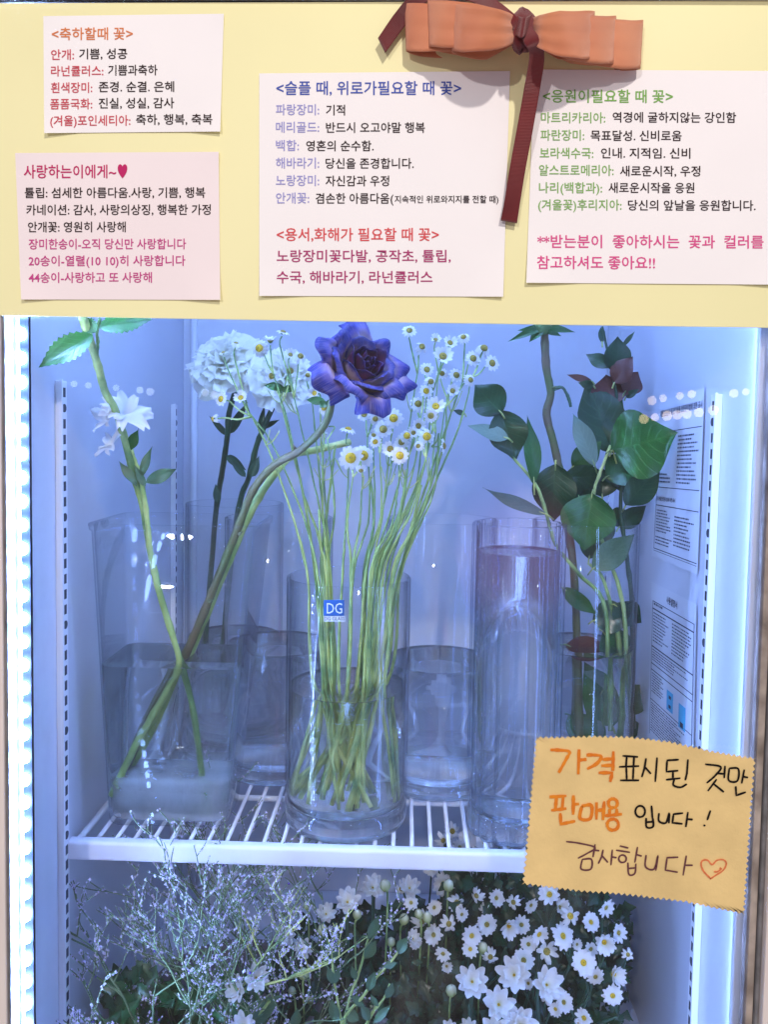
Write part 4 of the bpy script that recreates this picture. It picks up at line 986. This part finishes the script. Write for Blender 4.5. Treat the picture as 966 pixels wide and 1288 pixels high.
def branch(label, stempts, rad, leaves, Y, sm='stem_dark'):
    t = thing('leafy_branch', label, 'branch', 'leafy branches in the back right vase')
    pstem([(*zb(x, y), Y) for x, y in stempts], Y, rad, M[sm], t)
    for (x0, y0, x1, y1, wd, mt, dy, rl, *tip) in leaves:
        a = zb(x0, y0); b = zb(x1, y1)
        place_leaf(a[0], a[1], b[0], b[1], wd*.4203*1.18, Y+dy, M[mt], t, dY=tip[0] if tip else random.uniform(-.012, .012), roll=rl, nv=14, shape=.44, curl=random.uniform(.05, .35), fold=.16, ripple=.05)
        k = MB(); e_ = at(a[0], a[1], Y+dy); f_ = at(a[0]+(a[0]-b[0])*.10, a[1]+(a[1]-b[1])*.10+3, Y+dy*.6); k.tube([f_, e_, e_+(at(b[0], b[1], Y+dy)-e_)*.12], (.0009, .0009, .0005), 6); k.build('leaf_stalk', M['stem'], t)
    return t
branch('branch with a grey-green folded leaf and round dark leaves, nearest the fluted vase', [(160, 398), (215, 455), (272, 525), (300, 600), (330, 700), (400, 790), (480, 900), (480, 1250)], (.0014, .0024), [
    (170, 310, 88, 222, 92, 'leaf_dark', -.004, .1), (165, 300, 218, 452, 100, 'leaf_dark', 0, -.2), (190, 385, 68, 344, 48, 'leaf_pale', -.010, .5), (60, 312, 25, 300, 14, 'leaf_dark', 0, 0),
    (266, 525, 258, 310, 46, 'leaf_mid', -.002, .5), (305, 612, 110, 536, 46, 'leaf_pale', -.014, -.7), (330, 460, 322, 640, 112, 'leaf_dark', .004, .1)], .262, 'stem')
branch('branch with the big round bright green leaf on its right side', [(495, 405), (470, 470), (445, 550), (455, 640), (480, 720), (520, 830), (540, 960), (540, 1250)], (.0015, .0026), [
    (505, 430, 425, 195, 120, 'leaf_dark', .006, .15), (500, 418, 690, 375, 178, 'leaf_bright', -.062, .15, -.040), (448, 466, 384, 308, 52, 'leaf_pale', -.018, .4), (500, 420, 585, 300, 120, 'leaf_dark', .004, -.2),
    (440, 548, 414, 722, 136, 'leaf_mid', -.022, .1), (350, 502, 492, 498, 70, 'leaf_dark', .004, .3), (480, 500, 575, 455, 96, 'leaf_mid', .008, -.2)], .268, 'stem_light')
branch('branch with a pointed dark leaf standing behind the round green leaf', [(470, 50), (484, 115), (520, 300), (530, 470), (525, 600), (545, 750), (560, 900), (560, 1250)], (.0012, .0030), [
    (470, 100, 465, 44, 16, 'leaf_dark', 0, 0), (512, 188, 518, 78, 72, 'leaf_dark', 0, .2), (495, 172, 420, 128, 36, 'leaf_dark', 0, .3), (505, 220, 560, 138, 60, 'leaf_red', -.003, -.2), (535, 250, 584, 180, 62, 'leaf_red', -.004, .2),
    (540, 262, 578, 238, 18, 'leaf_dark', 0, 0), (440, 214, 364, 194, 18, 'leaf_red', 0, 0), (445, 228, 400, 218, 22, 'leaf_dark', 0, 0), (530, 110, 568, 64, 12, 'leaf_dark', 0, 0), (500, 290, 480, 190, 90, 'leaf_red', 0, 0),
    (540, 585, 645, 470, 72, 'leaf_dark', -.045, .2, -.03), (470, 560, 470, 470, 80, 'leaf_dark', .01, 0), (525, 545, 560, 460, 110, 'leaf_dark', .004, 0), (430, 380, 470, 300, 60, 'leaf_dark', .006, .3), (560, 440, 610, 520, 66, 'leaf_mid', -.02, .3), (380, 470, 470, 395, 66, 'leaf_mid', -.01, .3), (470, 330, 540, 260, 70, 'leaf_mid', .004, .2), (430, 600, 400, 520, 60, 'leaf_dark', .01, -.3), (400, 560, 380, 470, 54, 'leaf_dark', .008, .4), (450, 700, 500, 610, 60, 'leaf_dark', .01, 0), 
    (520, 650, 604, 585, 52, 'leaf_dark', 0, .2), (500, 640, 560, 600, 60, 'leaf_dark', .01, 0)], .285)
branch('branch with long blue-green leaves showing through the back right vase', [(432, 760), (470, 800), (500, 900), (520, 1000), (530, 1260)], (.0016, .0026), [
    (440, 775, 572, 672, 74, 'leaf_blue', -.016, .2), (430, 745, 450, 650, 60, 'leaf_dark', .01, 0), (350, 830, 455, 915, 44, 'leaf_mid', -.01, .2), (440, 930, 560, 900, 84, 'leaf_dark', 0, .1), (505, 880, 590, 940, 76, 'leaf_dark', -.006, .2),
    (470, 960, 560, 1080, 100, 'leaf_mid', 0, -.2), (360, 1000, 500, 1060, 90, 'leaf_red', .004, .1)], .275, 'stem')
branch('lowest submerged branch with drooping leaves in the back right vase', [(560, 1000), (540, 1060), (500, 1130), (480, 1290)], (.0016, .0024), [
    (470, 1230, 420, 1090, 70, 'leaf_mid', 0, .2), (520, 1200, 600, 1120, 80, 'leaf_dark', 0, 0), (380, 1200, 460, 1290, 70, 'leaf_mid', .002, 0), (520, 1220, 560, 1300, 80, 'leaf_dark', .004, 0), (470, 1140, 420, 1240, 50, 'leaf_dark', 0, 0)], .290, 'stem')

# ------------------------------------------------------------------ lower compartment: chrysanthemums
def bucket(cx, cyy, r, label):
    k = MB(); prof = [(0, 0, 0), (r*.8, 0, 0), (r, .05, 0), (r+.004, .053, 0), (r+.003, .057, 0), (r-.003, .055, 0), (r*.8-.003, .005, 0), (0, .005, 0)]
    lathe(k, prof, cx, cyy, ZB+.001, 40); o = k.build('bucket', M['bucket']); tag(o, label, 'bucket')
# foliage mass of the chrysanthemums: many small lobed leaves, uncountable
def foliage(name, label, cat, boxes, n, seed, mt, smin=.010, smax=.024):
    rnd = random.Random(seed); k = MB()
    for _ in range(n):
        (x0, x1, y0, y1, Ya, Yb) = boxes[rnd.randrange(len(boxes))]
        p = at(rnd.uniform(x0, x1), rnd.uniform(y0, y1), rnd.uniform(Ya, Yb)); L_ = rnd.uniform(smin, smax)
        ax = Vector((rnd.uniform(-1, 1), rnd.uniform(-1, .4), rnd.uniform(-.6, 1))).normalized(); up = Vector((rnd.uniform(-.5, .5), -1, rnd.uniform(0, 1))); sd = ax.cross(up)
        if sd.length < .1: continue
        sd.normalize(); nn = sd.cross(ax); b = len(k.v)
        for (v, w_) in ((0, .02), (.25, .22), (.4, .16), (.58, .34), (.72, .2), (1, .03)):
            for s in (-1, 0, 1):
                k.vert(p+ax*L_*v+sd*s*w_*L_-nn*(L_*.25*v*v)+nn*abs(s)*w_*L_*.35, 0, ((s+1)/2, v))
        for j in range(5):
            for s in range(2): a = b+j*3+s; k.face(a, a+1, a+4, a+3)
    o = k.build(name, mt); tag(o, label, cat); o['kind'] = 'stuff'; return o
foliage('chrysanthemum_foliage', 'dense dark leaves filling the space under the shelf', 'foliage', [(380, 790, 1140, 1330, .19, .34), (560, 770, 1070, 1320, .185, .34), (340, 620, 1200, 1400, .18, .30), (240, 700, 1270, 1400, .15, .3)], 5200, 3, M['leaf_dark'])
foliage('wax_leaves', 'loose green leaves between the sea lavender stems', 'foliage', [(130, 330, 1230, 1380, .12, .24)], 420, 5, M['leaf_mid'], .014, .026)

def zd(x, y): return (540+x*.2899, 1100+y*.2897)
SPL = [ # head x,y (zoom), radius, disc, depth
 (345,218,46,0,.20),(475,255,52,0,.17),(578,265,50,0,.165),(612,178,48,0,.175),(700,205,48,0,.17),(758,290,54,0,.155),(668,380,54,0,.14),(510,332,46,1,.18),(800,430,50,0,.15),(795,522,54,0,.135),(565,140,44,1,.20),
 (523,85,48,0,.20),(765,140,46,1,.18),(820,250,40,1,.19),(862,345,34,1,.175),(183,262,42,0,.20),(178,322,38,0,.19),(265,355,36,1,.20),(85,212,40,1,.23),(120,120,40,1,.24),(365,118,42,1,.22),(410,370,44,1,.19),
 (512,520,46,0,.15),(582,552,40,1,.15),(672,620,44,0,.14),(530,438,34,1,.17),(548,580,30,0,.145),(645,640,22,0,.14),(700,320,34,1,.2),(640,300,30,1,.2),(20,260,40,1,.24),(-30,200,44,1,.26),(205,90,34,1,.25),
 (290,100,40,1,.25),(440,130,34,1,.23),(60,40,44,1,.24),(140,170,36,1,.24),(250,215,40,1,.22),(400,215,38,1,.22),(430,470,30,1,.2),(720,440,38,1,.18),(60,340,34,1,.22),(-80,120,36,1,.26),(-60,290,34,1,.25),
 (330,60,34,1,.27),(240,150,34,1,.26),(430,300,36,1,.21),(75,395,30,1,.23),(-120,60,40,1,.27),(20,140,36,1,.26),(200,-90,40,1,.20),(130,-120,40,1,.22),(240,-140,44,0,.19),(80,-60,38,1,.22),(300,-60,44,1,.2),(60,-150,40,1,.23),(170,-40,40,1,.23),(340,-130,40,1,.22),(270,-20,36,1,.24),(0,-90,36,1,.24),(10,-30,36,1,.24),(160,-170,36,0,.21),(100,-190,36,1,.24),(330,0,36,1,.25),(400,-60,36,1,.24),(420,20,36,1,.23)]
SPL = [(a, b, c, d, (.13+(Y-.13)*.45) if b > 60 else Y) for (a, b, c, d, Y) in SPL]
used = [False]*len(SPL); SPI = []; gi = 0
labs = {7: 'spray of small white chrysanthemums at the lower right with two heads above the frame edge'}
for i, h in enumerate(SPL):
    if used[i]: continue
    near = sorted((j for j in range(len(SPL)) if not used[j]), key=lambda j: (SPL[j][0]-h[0])**2+(SPL[j][1]-h[1])**2)[:3]
    t = thing('chrysanthemum_spray', '', 'flower', 'small white chrysanthemum sprays under the shelf')
    cxm = sum(SPL[j][0] for j in near)/len(near); cym = max(SPL[j][1] for j in near); Ym = sum(SPL[j][4] for j in near)/len(near)+.02
    q = zd(cxm, sum(SPL[j][1] for j in near)/len(near)); SPI.append((t, q))
    q = zd(cxm, cym+90); nd = at(q[0], q[1], Ym)
    stem([Vector((nd.x*.9+.005, Ym+.02, ZB+.05)), nd.lerp(Vector((nd.x*.9, Ym+.02, ZB+.05)), .5), nd], (.002, .0015), M['stem_dark'], t, sm=3)
    for j in near:
        used[j] = True; x_, y_, r_, dk, Y = SPL[j]; q = zd(x_, y_); p = at(q[0], q[1], Y)
        ax = Vector((random.uniform(-.6, .6), -1, random.uniform(-.1, .9))).normalized()
        stem([nd, nd.lerp(p, .6)+Vector((0, .006, 0)), p-ax*.004], .0010, M['stem_dark'], t, 'flower_stalk', 6, 3)
        head(SP, t, p, ax, wpx(r_*.29, Y)/.0135*random.uniform(.9, 1.22), d=dk)
COLS = [(520, 'under the chamomile vase'), (570, 'left of the fluted vase'), (620, 'left under the fluted vase'), (670, 'right under the fluted vase'), (720, 'under the kraft note'), (770, 'at the right edge of the bunch')]
ROWS = [(1070, 'seen through the shelf rods'), (1112, 'close under the shelf'), (1160, 'in the upper bunch'), (1205, 'in the middle of the bunch'), (1260, 'low in the bunch')]
for (t_, _), lb in zip(SPI, zoned([q_ for _, q_ in SPI], 'white chrysanthemum spray', COLS, ROWS)): t_['label'] = lb
# larger half open white chrysanthemums
def mum_petal(L_, W):
    k = MB(); nu, nv = 5, 7
    def P(i, j):
        v = j/(nv-1); s = (i/(nu-1)-.5)*2; w_ = W/2*(math.sin(math.pi*min(.93, v*.80+.10))**.7)
        return (s*w_*(.75 if j == nv-1 else 1), L_*v, .10*W*s*s*2+.10*L_*math.sin(v*3.1)*-1+.02*L_*math.sin(v*9+s))
    k.grid(P, nu, nv, C=lambda i, j: j/(nv-1)); return k.mesh('petal', M['petal'])
PM = [mum_petal(.020, .0098), mum_petal(.021, .0108), mum_petal(.0185, .0090)]
BIG = [(594,1226,24,.12,.75,-.1),(627,1254,26,.105,.7,.1),(647,1217,25,.125,.6,-.3),(687,1230,24,.12,.8,.3),(654,1280,26,.095,.5,.1),(622,1289,22,.09,.5,-.1),(437,1128,19,.17,1,.1),(360,1172,16,.17,.8,-.2),(380,1188,15,.17,.9,.3),(469,1110,18,.19,.9,0),
       (515,1111,17,.20,1,.1),(519,1176,12,.18,.8,.4),(322,1222,20,.10,.5,.4),(300,1236,20,.10,.4,-.5),(305,1284,20,.09,.7,.2),(410,1144,15,.19,.8,.1),(590,1288,14,.11,.8,0),(566,1290,13,.11,.9,0)]
BIGL = zoned([b_[:2] for b_ in BIG], 'cupped white chrysanthemum', [(310, 'among the sea lavender'), (370, 'left of the leaf sprigs'), (430, 'under the chamomile vase'), (500, 'above the leaf sprigs'), (580, 'beside the leaf sprigs'), (625, 'under the fluted vase'), (680, 'under the kraft note')],
    [(1115, 'close under the shelf'), (1175, 'halfway down'), (1225, 'in the lower part'), (1285, 'cut by the bottom edge')])
for bi, (x_, y_, r_, Y, up, sx) in enumerate(BIG):
    t = thing('white_chrysanthemum', BIGL[bi], 'flower', 'larger white chrysanthemums below the shelf')
    p = at(x_, y_+r_*.35, Y); ax = Vector((sx, -.75, up)).normalized(); s = wpx(r_, Y)/.0212; mw = frame(p, ax, s)
    for lay, (n, el) in enumerate(((9, 28), (6, 54))):
        for q in range(n):
            link('petal', PM[random.randrange(3)], t, mw @ Matrix.Rotation(q*6.283/n+lay*.4+random.uniform(-.15, .15), 4, 'Z') @ Matrix.Translation((0, .0012, lay*.0008)) @ Matrix.Rotation(R(el+random.uniform(-9, 9)), 4, 'X') @ Matrix.Scale(1-.12*lay, 4))
    link('disc', SP['d'][0], t, mw @ Matrix.Scale(.85, 4)); link('calyx', SP['c'], t, mw)
    e = Vector((p.x+.01*sx, Y+.03, ZB+.04)); stem([p-ax*.003, p-ax*.02+Vector((0, .004, -.006)), e], (.0016, .0022), M['stem_dark'], t, sm=5)
# buds
def bud_mesh():
    k = MB(); k.grid(lambda i, j: (lambda r, z_: (r*math.cos(2*math.pi*i/12)*(1+.08*(i % 2)), r*math.sin(2*math.pi*i/12)*(1+.08*(i % 2)), z_))((.001, .0042, .0058, .0052, .003, .0004)[j], (-.004, -.002, .0015, .006, .009, .0102)[j]), 12, 6, wrap=True, C=lambda i, j: j/5)
    return k
BM = bud_mesh().mesh('bud', mat('bud_green_white', srgb(200, 206, 150), .6, tone=[(0, srgb(92, 118, 60)), (.4, srgb(148, 164, 96)), (1, srgb(232, 234, 206))]))
BUD = [(525,215),(423,318),(590,335),(645,315),(675,328),(545,415),(232,530),(760,590),(192,590),(872,437),(750,215),(300,372),(245,285),(480,640),(255,620)]
BUDL = zoned([(300+a*.352, 1040+b*.3518) for a, b in BUD], 'closed pale bud', [(375, 'beside the sea lavender'), (405, 'left of the leaf sprigs'), (450, 'over the leaf sprigs'), (490, 'in the dark gap'), (530, 'left of the daisy bunch'), (600, 'among the daisies')],
    [(1115, 'close under the shelf'), (1150, 'high'), (1190, 'midway'), (1240, 'low')])
for ui, (zx_, zy_) in enumerate(BUD):
    X, Y_ = 300+zx_*.352, 1040+zy_*.3518
    t = thing('flower_bud', BUDL[ui], 'flower bud', 'closed chrysanthemum buds under the shelf')
    Y = random.uniform(.15, .2); p = at(X, Y_, Y); ax = Vector((random.uniform(-.2, .2), -.3, 1)).normalized()
    link('bud', BM, t, frame(p, ax, random.uniform(.65, .95))); stem([p-ax*.003, p-ax*.02, Vector((p.x, Y+.03, p.z-.12))], .0010, M['stem'], t, sm=4, n=6)
# young branches with oval grey-green leaves
def zl(x, y): return (300+x*.352, 1040+y*.3518)
def sprig(label, pts, leaves, Y):
    t = thing('leaf_sprig', label, 'sprig', 'pale leaf sprigs at the bottom')
    pstem([(*zl(*p), Y) for p in pts], Y, (.0009, .0016), M['stem_light'], t, n=6)
    for (x0, y0, x1, y1, wd) in leaves:
        a = zl(x0, y0); b = zl(x1, y1); place_leaf(*a, *b, wd*.352, Y-.002, M['leaf_blue'], t, roll=random.uniform(-.5, .5), dY=random.uniform(-.006, .004), shape=.5, nv=9)
sprig('sprig with small oval leaves rising straight under the shelf, middle of the bottom', [(330, 430), (338, 520), (350, 600), (368, 700), (372, 800)], [(332, 470, 310, 415, 40), (335, 480, 360, 420, 34), (340, 560, 320, 505, 30), (345, 560, 358, 505, 26), (352, 700, 330, 620, 40)], .11)
sprig('sprig bending right with a single oval leaf at its tip, bottom middle', [(580, 430), (545, 480), (490, 540), (440, 610), (380, 680), (360, 800)], [(570, 452, 598, 395, 40), (520, 500, 565, 482, 28), (462, 585, 485, 520, 36), (450, 640, 400, 600, 30), (430, 690, 380, 655, 44)], .10)
sprig('sprig with two grey-green leaves leaning toward the pale buds', [(470, 360), (462, 400), (430, 520), (400, 600), (376, 700)], [(462, 400, 505, 318, 42), (450, 470, 492, 408, 44), (420, 545, 405, 500, 26)], .13)
sprig('sprig at the bottom centre with a bright oval leaf on a side stalk', [(540, 560), (520, 610), (480, 660), (450, 720)], [(530, 612, 550, 560, 34), (500, 640, 470, 600, 26), (480, 700, 540, 640, 30), (470, 690, 440, 640, 36)], .095)
sprig('broad dark leaf pair in front of the sea lavender bottom left', [(20, 760), (60, 690), (110, 620)], [(20, 720, 145, 595, 70), (40, 730, 110, 660, 44), (200, 720, 210, 650, 40)], .12)

# ------------------------------------------------------------------ sea lavender
def lavender(label, base, dirs, seed, Y, reach=.9, mt='twig', dens=.62):
    rnd = random.Random(seed); t = thing('sea_lavender', label, 'flower', 'sea lavender sprays at the lower left')
    tw = MB(); fl = MB(); vi = MB()
    def blob(mb, p, r):
        b = len(mb.v); a0 = rnd.uniform(0, 6)
        q = [Vector((math.cos(a0+k*2.09), math.sin(a0+k*2.09)*.8, rnd.uniform(-.4, .4)))*r for k in range(3)]
        mb.vert(p+Vector((0, 0, r))); 
        for e in q: mb.vert(p+e)
        mb.vert(p-Vector((0, 0, r)))
        for k in range(3): mb.face(b, b+1+k, b+1+(k+1) % 3); mb.face(b+4, b+1+(k+1) % 3, b+1+k)
    def grow(p, d, L_, lv):
        n = max(3, int(L_/.008)); pts = [p]; dd = d.copy()
        for i in range(n):
            dd = (dd+Vector((rnd.uniform(-1, 1), rnd.uniform(-.5, .5), rnd.uniform(-.6, .8)))*(.17 if lv < 2 else .26)).normalized(); pts.append(pts[-1]+dd*(L_/n))
        for q_ in pts:
            if q_.y < .020: q_.y = .020+rnd.uniform(0, .004)
        tw.tube(pts, [lerp((.0013, .0009, .0006)[min(lv, 2)], .00045, i/n) for i in range(n+1)], 4, cap=False)
        if lv >= 1:
            k0 = 0 if lv > 1 else n//2
            for i in range(k0, n):
                for f in range(4):
                    q = pts[i].lerp(pts[i+1], rnd.random())+Vector((rnd.uniform(-1, 1), rnd.uniform(-1, 1), rnd.uniform(-1, 1)))*.0010
                    if rnd.random() < .80*dens: blob(fl if rnd.random() < .97 else vi, q, rnd.uniform(.0008, .0017))
        if lv < 3:
            m_ = (6, 3, 1)[lv] if lv < 3 else 0
            for _ in range(m_):
                i = rnd.randrange(n//3, n); side = Vector((rnd.choice((-1, 1))*rnd.uniform(.4, 1), rnd.uniform(-.4, .4), rnd.uniform(.1, .8)))
                grow(pts[i], (dd*.6+side).normalized(), L_*rnd.uniform(.28, .5), lv+1)
    b = at(base[0], base[1], Y)
    for (x1, y1, Y1) in dirs:
        e = at(x1, y1, Y1); grow(b, (e-b).normalized(), (e-b).length*reach, 0)
    tw.build('twigs', M[mt], t)
    o = fl.build('florets', M['floret'], t, smooth=False); o['kind'] = 'stuff'
    if vi.v: o = vi.build('violet_florets', M['violet'], t, smooth=False); o['kind'] = 'stuff'
lavender('sea lavender spray leaning furthest left, tips near the light strip', (205, 1400), [(130, 1210, .08), (180, 1120, .085)], 1, .12, dens=.8)
lavender('sea lavender spray rising in front of the shelf strip below the rectangular vase', (250, 1420), [(190, 1120, .075), (240, 1085, .07), (225, 1170, .08)], 2, .11)
lavender('sea lavender spray whose tips poke over the shelf beside the rectangular vase', (290, 1420), [(262, 1085, .08), (290, 1140, .09), (330, 1180, .09)], 3, .13)
lavender('sea lavender spray standing behind the shelf strip at the left', (230, 1430), [(150, 1060, .15), (200, 1040, .16), (260, 1030, .18)], 4, .17)
lavender('thin grey sea lavender spray left of the white mums', (330, 1440), [(320, 1100, .14), (350, 1120, .16), (300, 1130, .15)], 5, .17, dens=.5)
lavender('curving sea lavender spray crossing in front of the dark leaves, middle bottom', (300, 1245), [(480, 1215, .08), (405, 1140, .09)], 6, .10, reach=1.0, mt='stem')
lavender('low sea lavender spray at the bottom left corner', (170, 1450), [(150, 1260, .06), (225, 1210, .07)], 8, .10, dens=.8)
lavender('sea lavender spray under the wire rods at the back left', (340, 1400), [(300, 1040, .2), (350, 1050, .22), (270, 1090, .2)], 9, .22, dens=.6)

bucket(0.06, 0.24, .10, 'grey plastic bucket holding the chrysanthemum bunch on the fridge floor')
bucket(-0.17, 0.20, .09, 'grey plastic bucket holding the sea lavender on the fridge floor')

# ------------------------------------------------------------------ notices on the right wall
XN = XR-0.0012
def notice(label, quad, items):
    """quad: where its four corners are seen on the side wall: TL TR BR BL"""
    c = [atX(q[0], q[1], XN) for q in quad]
    def U(u, v, d=0.0):
        p = c[0].lerp(c[1], u).lerp(c[3].lerp(c[2], u), v); return Vector((XN-0.0004-d, p.y, p.z))
    t = thing('wall_notice', label, 'notice', 'printed notices on the fridge side wall')
    k = MB(); k.grid(lambda i, j: U(i/6, j/6), 7, 7); k.build('sheet', M['paper_w'], t)
    ln = MB(); cyn = MB()
    def rect(mb, u0, v0, u1, v1, d=.0003):
        b = len(mb.v)
        for (u, v) in ((u0, v0), (u1, v0), (u1, v1), (u0, v1)): mb.vert(U(u, v, d))
        mb.face(b, b+1, b+2, b+3)
    for it in items:
        if it[0] == 'line': rect(ln, *it[1:])
        elif it[0] == 'cyan': rect(cyn, *it[1:])
        elif it[0] == 'dots': rect(ln, *it[1:], d=.0006)
        elif it[0] == 'para':
            _, u0, v0, u1, v1, n = it
            for r_ in range(n):
                v = lerp(v0, v1, r_/n); h = (v1-v0)/n*.42; u = u0; e = lerp(u0, u1, random.uniform(.6, 1))
                while u < e:
                    wd = random.uniform(.01, .035); rect(ln, u, v, min(e, u+wd), v+h); u += wd+random.uniform(.006, .012)
        elif it[0] == 'text':
            _, s, u0, u1, v, h = it; V, F = text_geo(s, .02); a = min(q[0] for q in V); b_ = max(q[0] for q in V); k0 = len(ln.v)
            for (vx, vy) in V: ln.vert(U(u0+(vx-a)/(b_-a)*(u1-u0), v-(vy-.35)*h, .0003))
            for f in F: ln.face(*[k0+i for i in f])
    ln.build('printed_text', M['print'], t, False)
    if cyn.v: cyn.build('picture_box', M['cyan'], t, False)
notice('upper safety notice behind the round green leaf on the right wall', [(830, 505), (887, 488), (878, 723), (820, 699)], [
    ('text', '제품안전관리 및 전기용품 안전관리법에 의한 표시', .05, .97, .085, .045), ('line', .05, .20, .98, .205), ('line', .05, .94, .98, .945), ('line', .05, .955, .98, .958), ('line', .05, .545, .98, .55), ('line', .05, .66, .98, .665),
    ('line', .05, .20, .058, .945), ('para', .50, .235, .95, .53, 13), ('para', .08, .46, .42, .53, 3), ('text', '전기용품안전관리법에 의한 표시', .06, .5, .62, .028), ('para', .08, .69, .45, .84, 8), ('para', .5, .71, .9, .90, 9), ('para', .08, .86, .5, .92, 3)])
notice('lower instruction notice with small blue pictures on the right wall', [(820, 731), (877, 760), (872, 985), (815, 925)], [
    ('text', '사용설명서', .38, .62, .065, .05), ('line', .05, .115, .97, .120), ('line', .05, .16, .97, .168), ('line', .05, .115, .058, .97), ('line', .96, .115, .97, .97), ('para', .08, .125, .4, .155, 1),
    ('para', .08, .185, .45, .38, 10), ('para', .52, .185, .92, .38, 10), ('line', .05, .40, .97, .408), ('para', .08, .42, .9, .50, 5), ('line', .05, .51, .97, .516), ('line', .05, .55, .97, .556), ('para', .08, .57, .4, .70, 8),
    ('cyan', .44, .60, .58, .72), ('cyan', .70, .62, .84, .76), ('dots', .49, .625, .54, .645), ('dots', .49, .68, .54, .70), ('dots', .74, .72, .80, .75), ('line', .05, .74, .97, .745), ('para', .08, .76, .92, .95, 12)])

# ------------------------------------------------------------------ bulbs of the shop behind the camera, seen only as reflections in the door
def bulbs(label, pts, mt, D, r):
    t = thing('string_lights', label, 'string lights')
    k = MB(); k.grid(lambda i, j: (math.cos(6.283*i/12)*math.cos(math.pi*(j/8-.5)), math.sin(6.283*i/12)*math.cos(math.pi*(j/8-.5)), math.sin(math.pi*(j/8-.5))), 12, 9, wrap=True)
    me = k.mesh('bulb', mt); P_ = []
    for (x_, y_) in pts:
        v = at(x_, y_, D+random.uniform(-.02, .02)); p = Vector((v.x, -v.y+.008, v.z)); P_.append(p)
        link('bulb', me, t, Matrix.Translation(p) @ Matrix.Scale(r*random.uniform(.85, 1.1), 4))
    P_.sort(key=lambda p: p.x); k = MB(); k.tube([p+Vector((0, 0, r*1.6)) for p in P_], .004, 5); k.build('cable', M['frame_dark'], t)
bulbs('warm round bulbs on a wire behind the camera, mirrored in the glass at right', [(820, 504), (834, 501), (855, 498), (870, 496), (923, 495), (938, 493)], M['bulb'], 2.6, .016)
bulbs('second lower wire of warm bulbs behind the camera, mirrored in the glass', [(810, 527), (824, 525), (839, 523), (852, 522), (864, 521), (879, 519), (897, 516)], M['bulb'], 2.4, .017)
bulbs('cold white bulbs behind the camera, mirrored in the glass at left', [(93, 483), (111, 485), (146, 488), (176, 491), (189, 493), (258, 494), (269, 497)], M['bulb_cold'], 2.6, .015)

bpy.data.scenes.remove(TS)

# pink lit sign added behind the camera to make a pink reflection, mirrored in the door behind the fluted vase
k = MB(); o_ = [(572, 700), (580, 640), (605, 606), (640, 590), (672, 600), (706, 634), (724, 690), (722, 770), (700, 820), (650, 830), (596, 790)]
c_ = []
o_ = [(p_.x, p_.y) for p_ in cr([Vector((a_, b_, 0)) for a_, b_ in o_+[o_[0]]], 5)[:-1]]
for (x_, y_) in o_: v_ = at(x_, y_, 1.8); c_.append(Vector((v_.x, -v_.y+.008, v_.z)))
for p_ in c_: k.vert(p_)
for p_ in c_: k.vert(p_+Vector((0, -.05, 0)))
n_ = len(c_); k.face(*range(n_)); k.face(*[n_+i for i in range(n_)][::-1])
for i in range(n_): j = (i+1) % n_; k.face(i, n_+i, n_+j, j)
cc_ = sum(c_, Vector())/n_; rr_ = max((p_-cc_).length for p_ in c_)
pink_m = emis('pink_glow_panel', (1.0, 0.34, 0.66, 1), 1.0); N_ = pink_m.node_tree.nodes; L_k = pink_m.node_tree.links   # glow fades toward the rim so its reflection has soft edges
g_ = N_.new('ShaderNodeNewGeometry'); d_ = N_.new('ShaderNodeVectorMath'); d_.operation = 'DISTANCE'; d_.inputs[1].default_value = cc_
L_k.new(g_.outputs['Position'], d_.inputs[0]); mr_ = N_.new('ShaderNodeMapRange'); mr_.interpolation_type = 'SMOOTHSTEP'
mr_.inputs[1].default_value = rr_*.15; mr_.inputs[2].default_value = rr_*.92; mr_.inputs[3].default_value = 1.7; mr_.inputs[4].default_value = 0.0
L_k.new(d_.outputs['Value'], mr_.inputs[0]); L_k.new(mr_.outputs[0], N_['Principled BSDF'].inputs['Emission Strength'])
N_['Principled BSDF'].inputs['Base Color'].default_value = (.05, .03, .04, 1)
tag(k.build('glow_panel', pink_m, smooth=False), 'added glowing pink rounded sign mirrored in the door glass behind the fluted vase', 'panel')
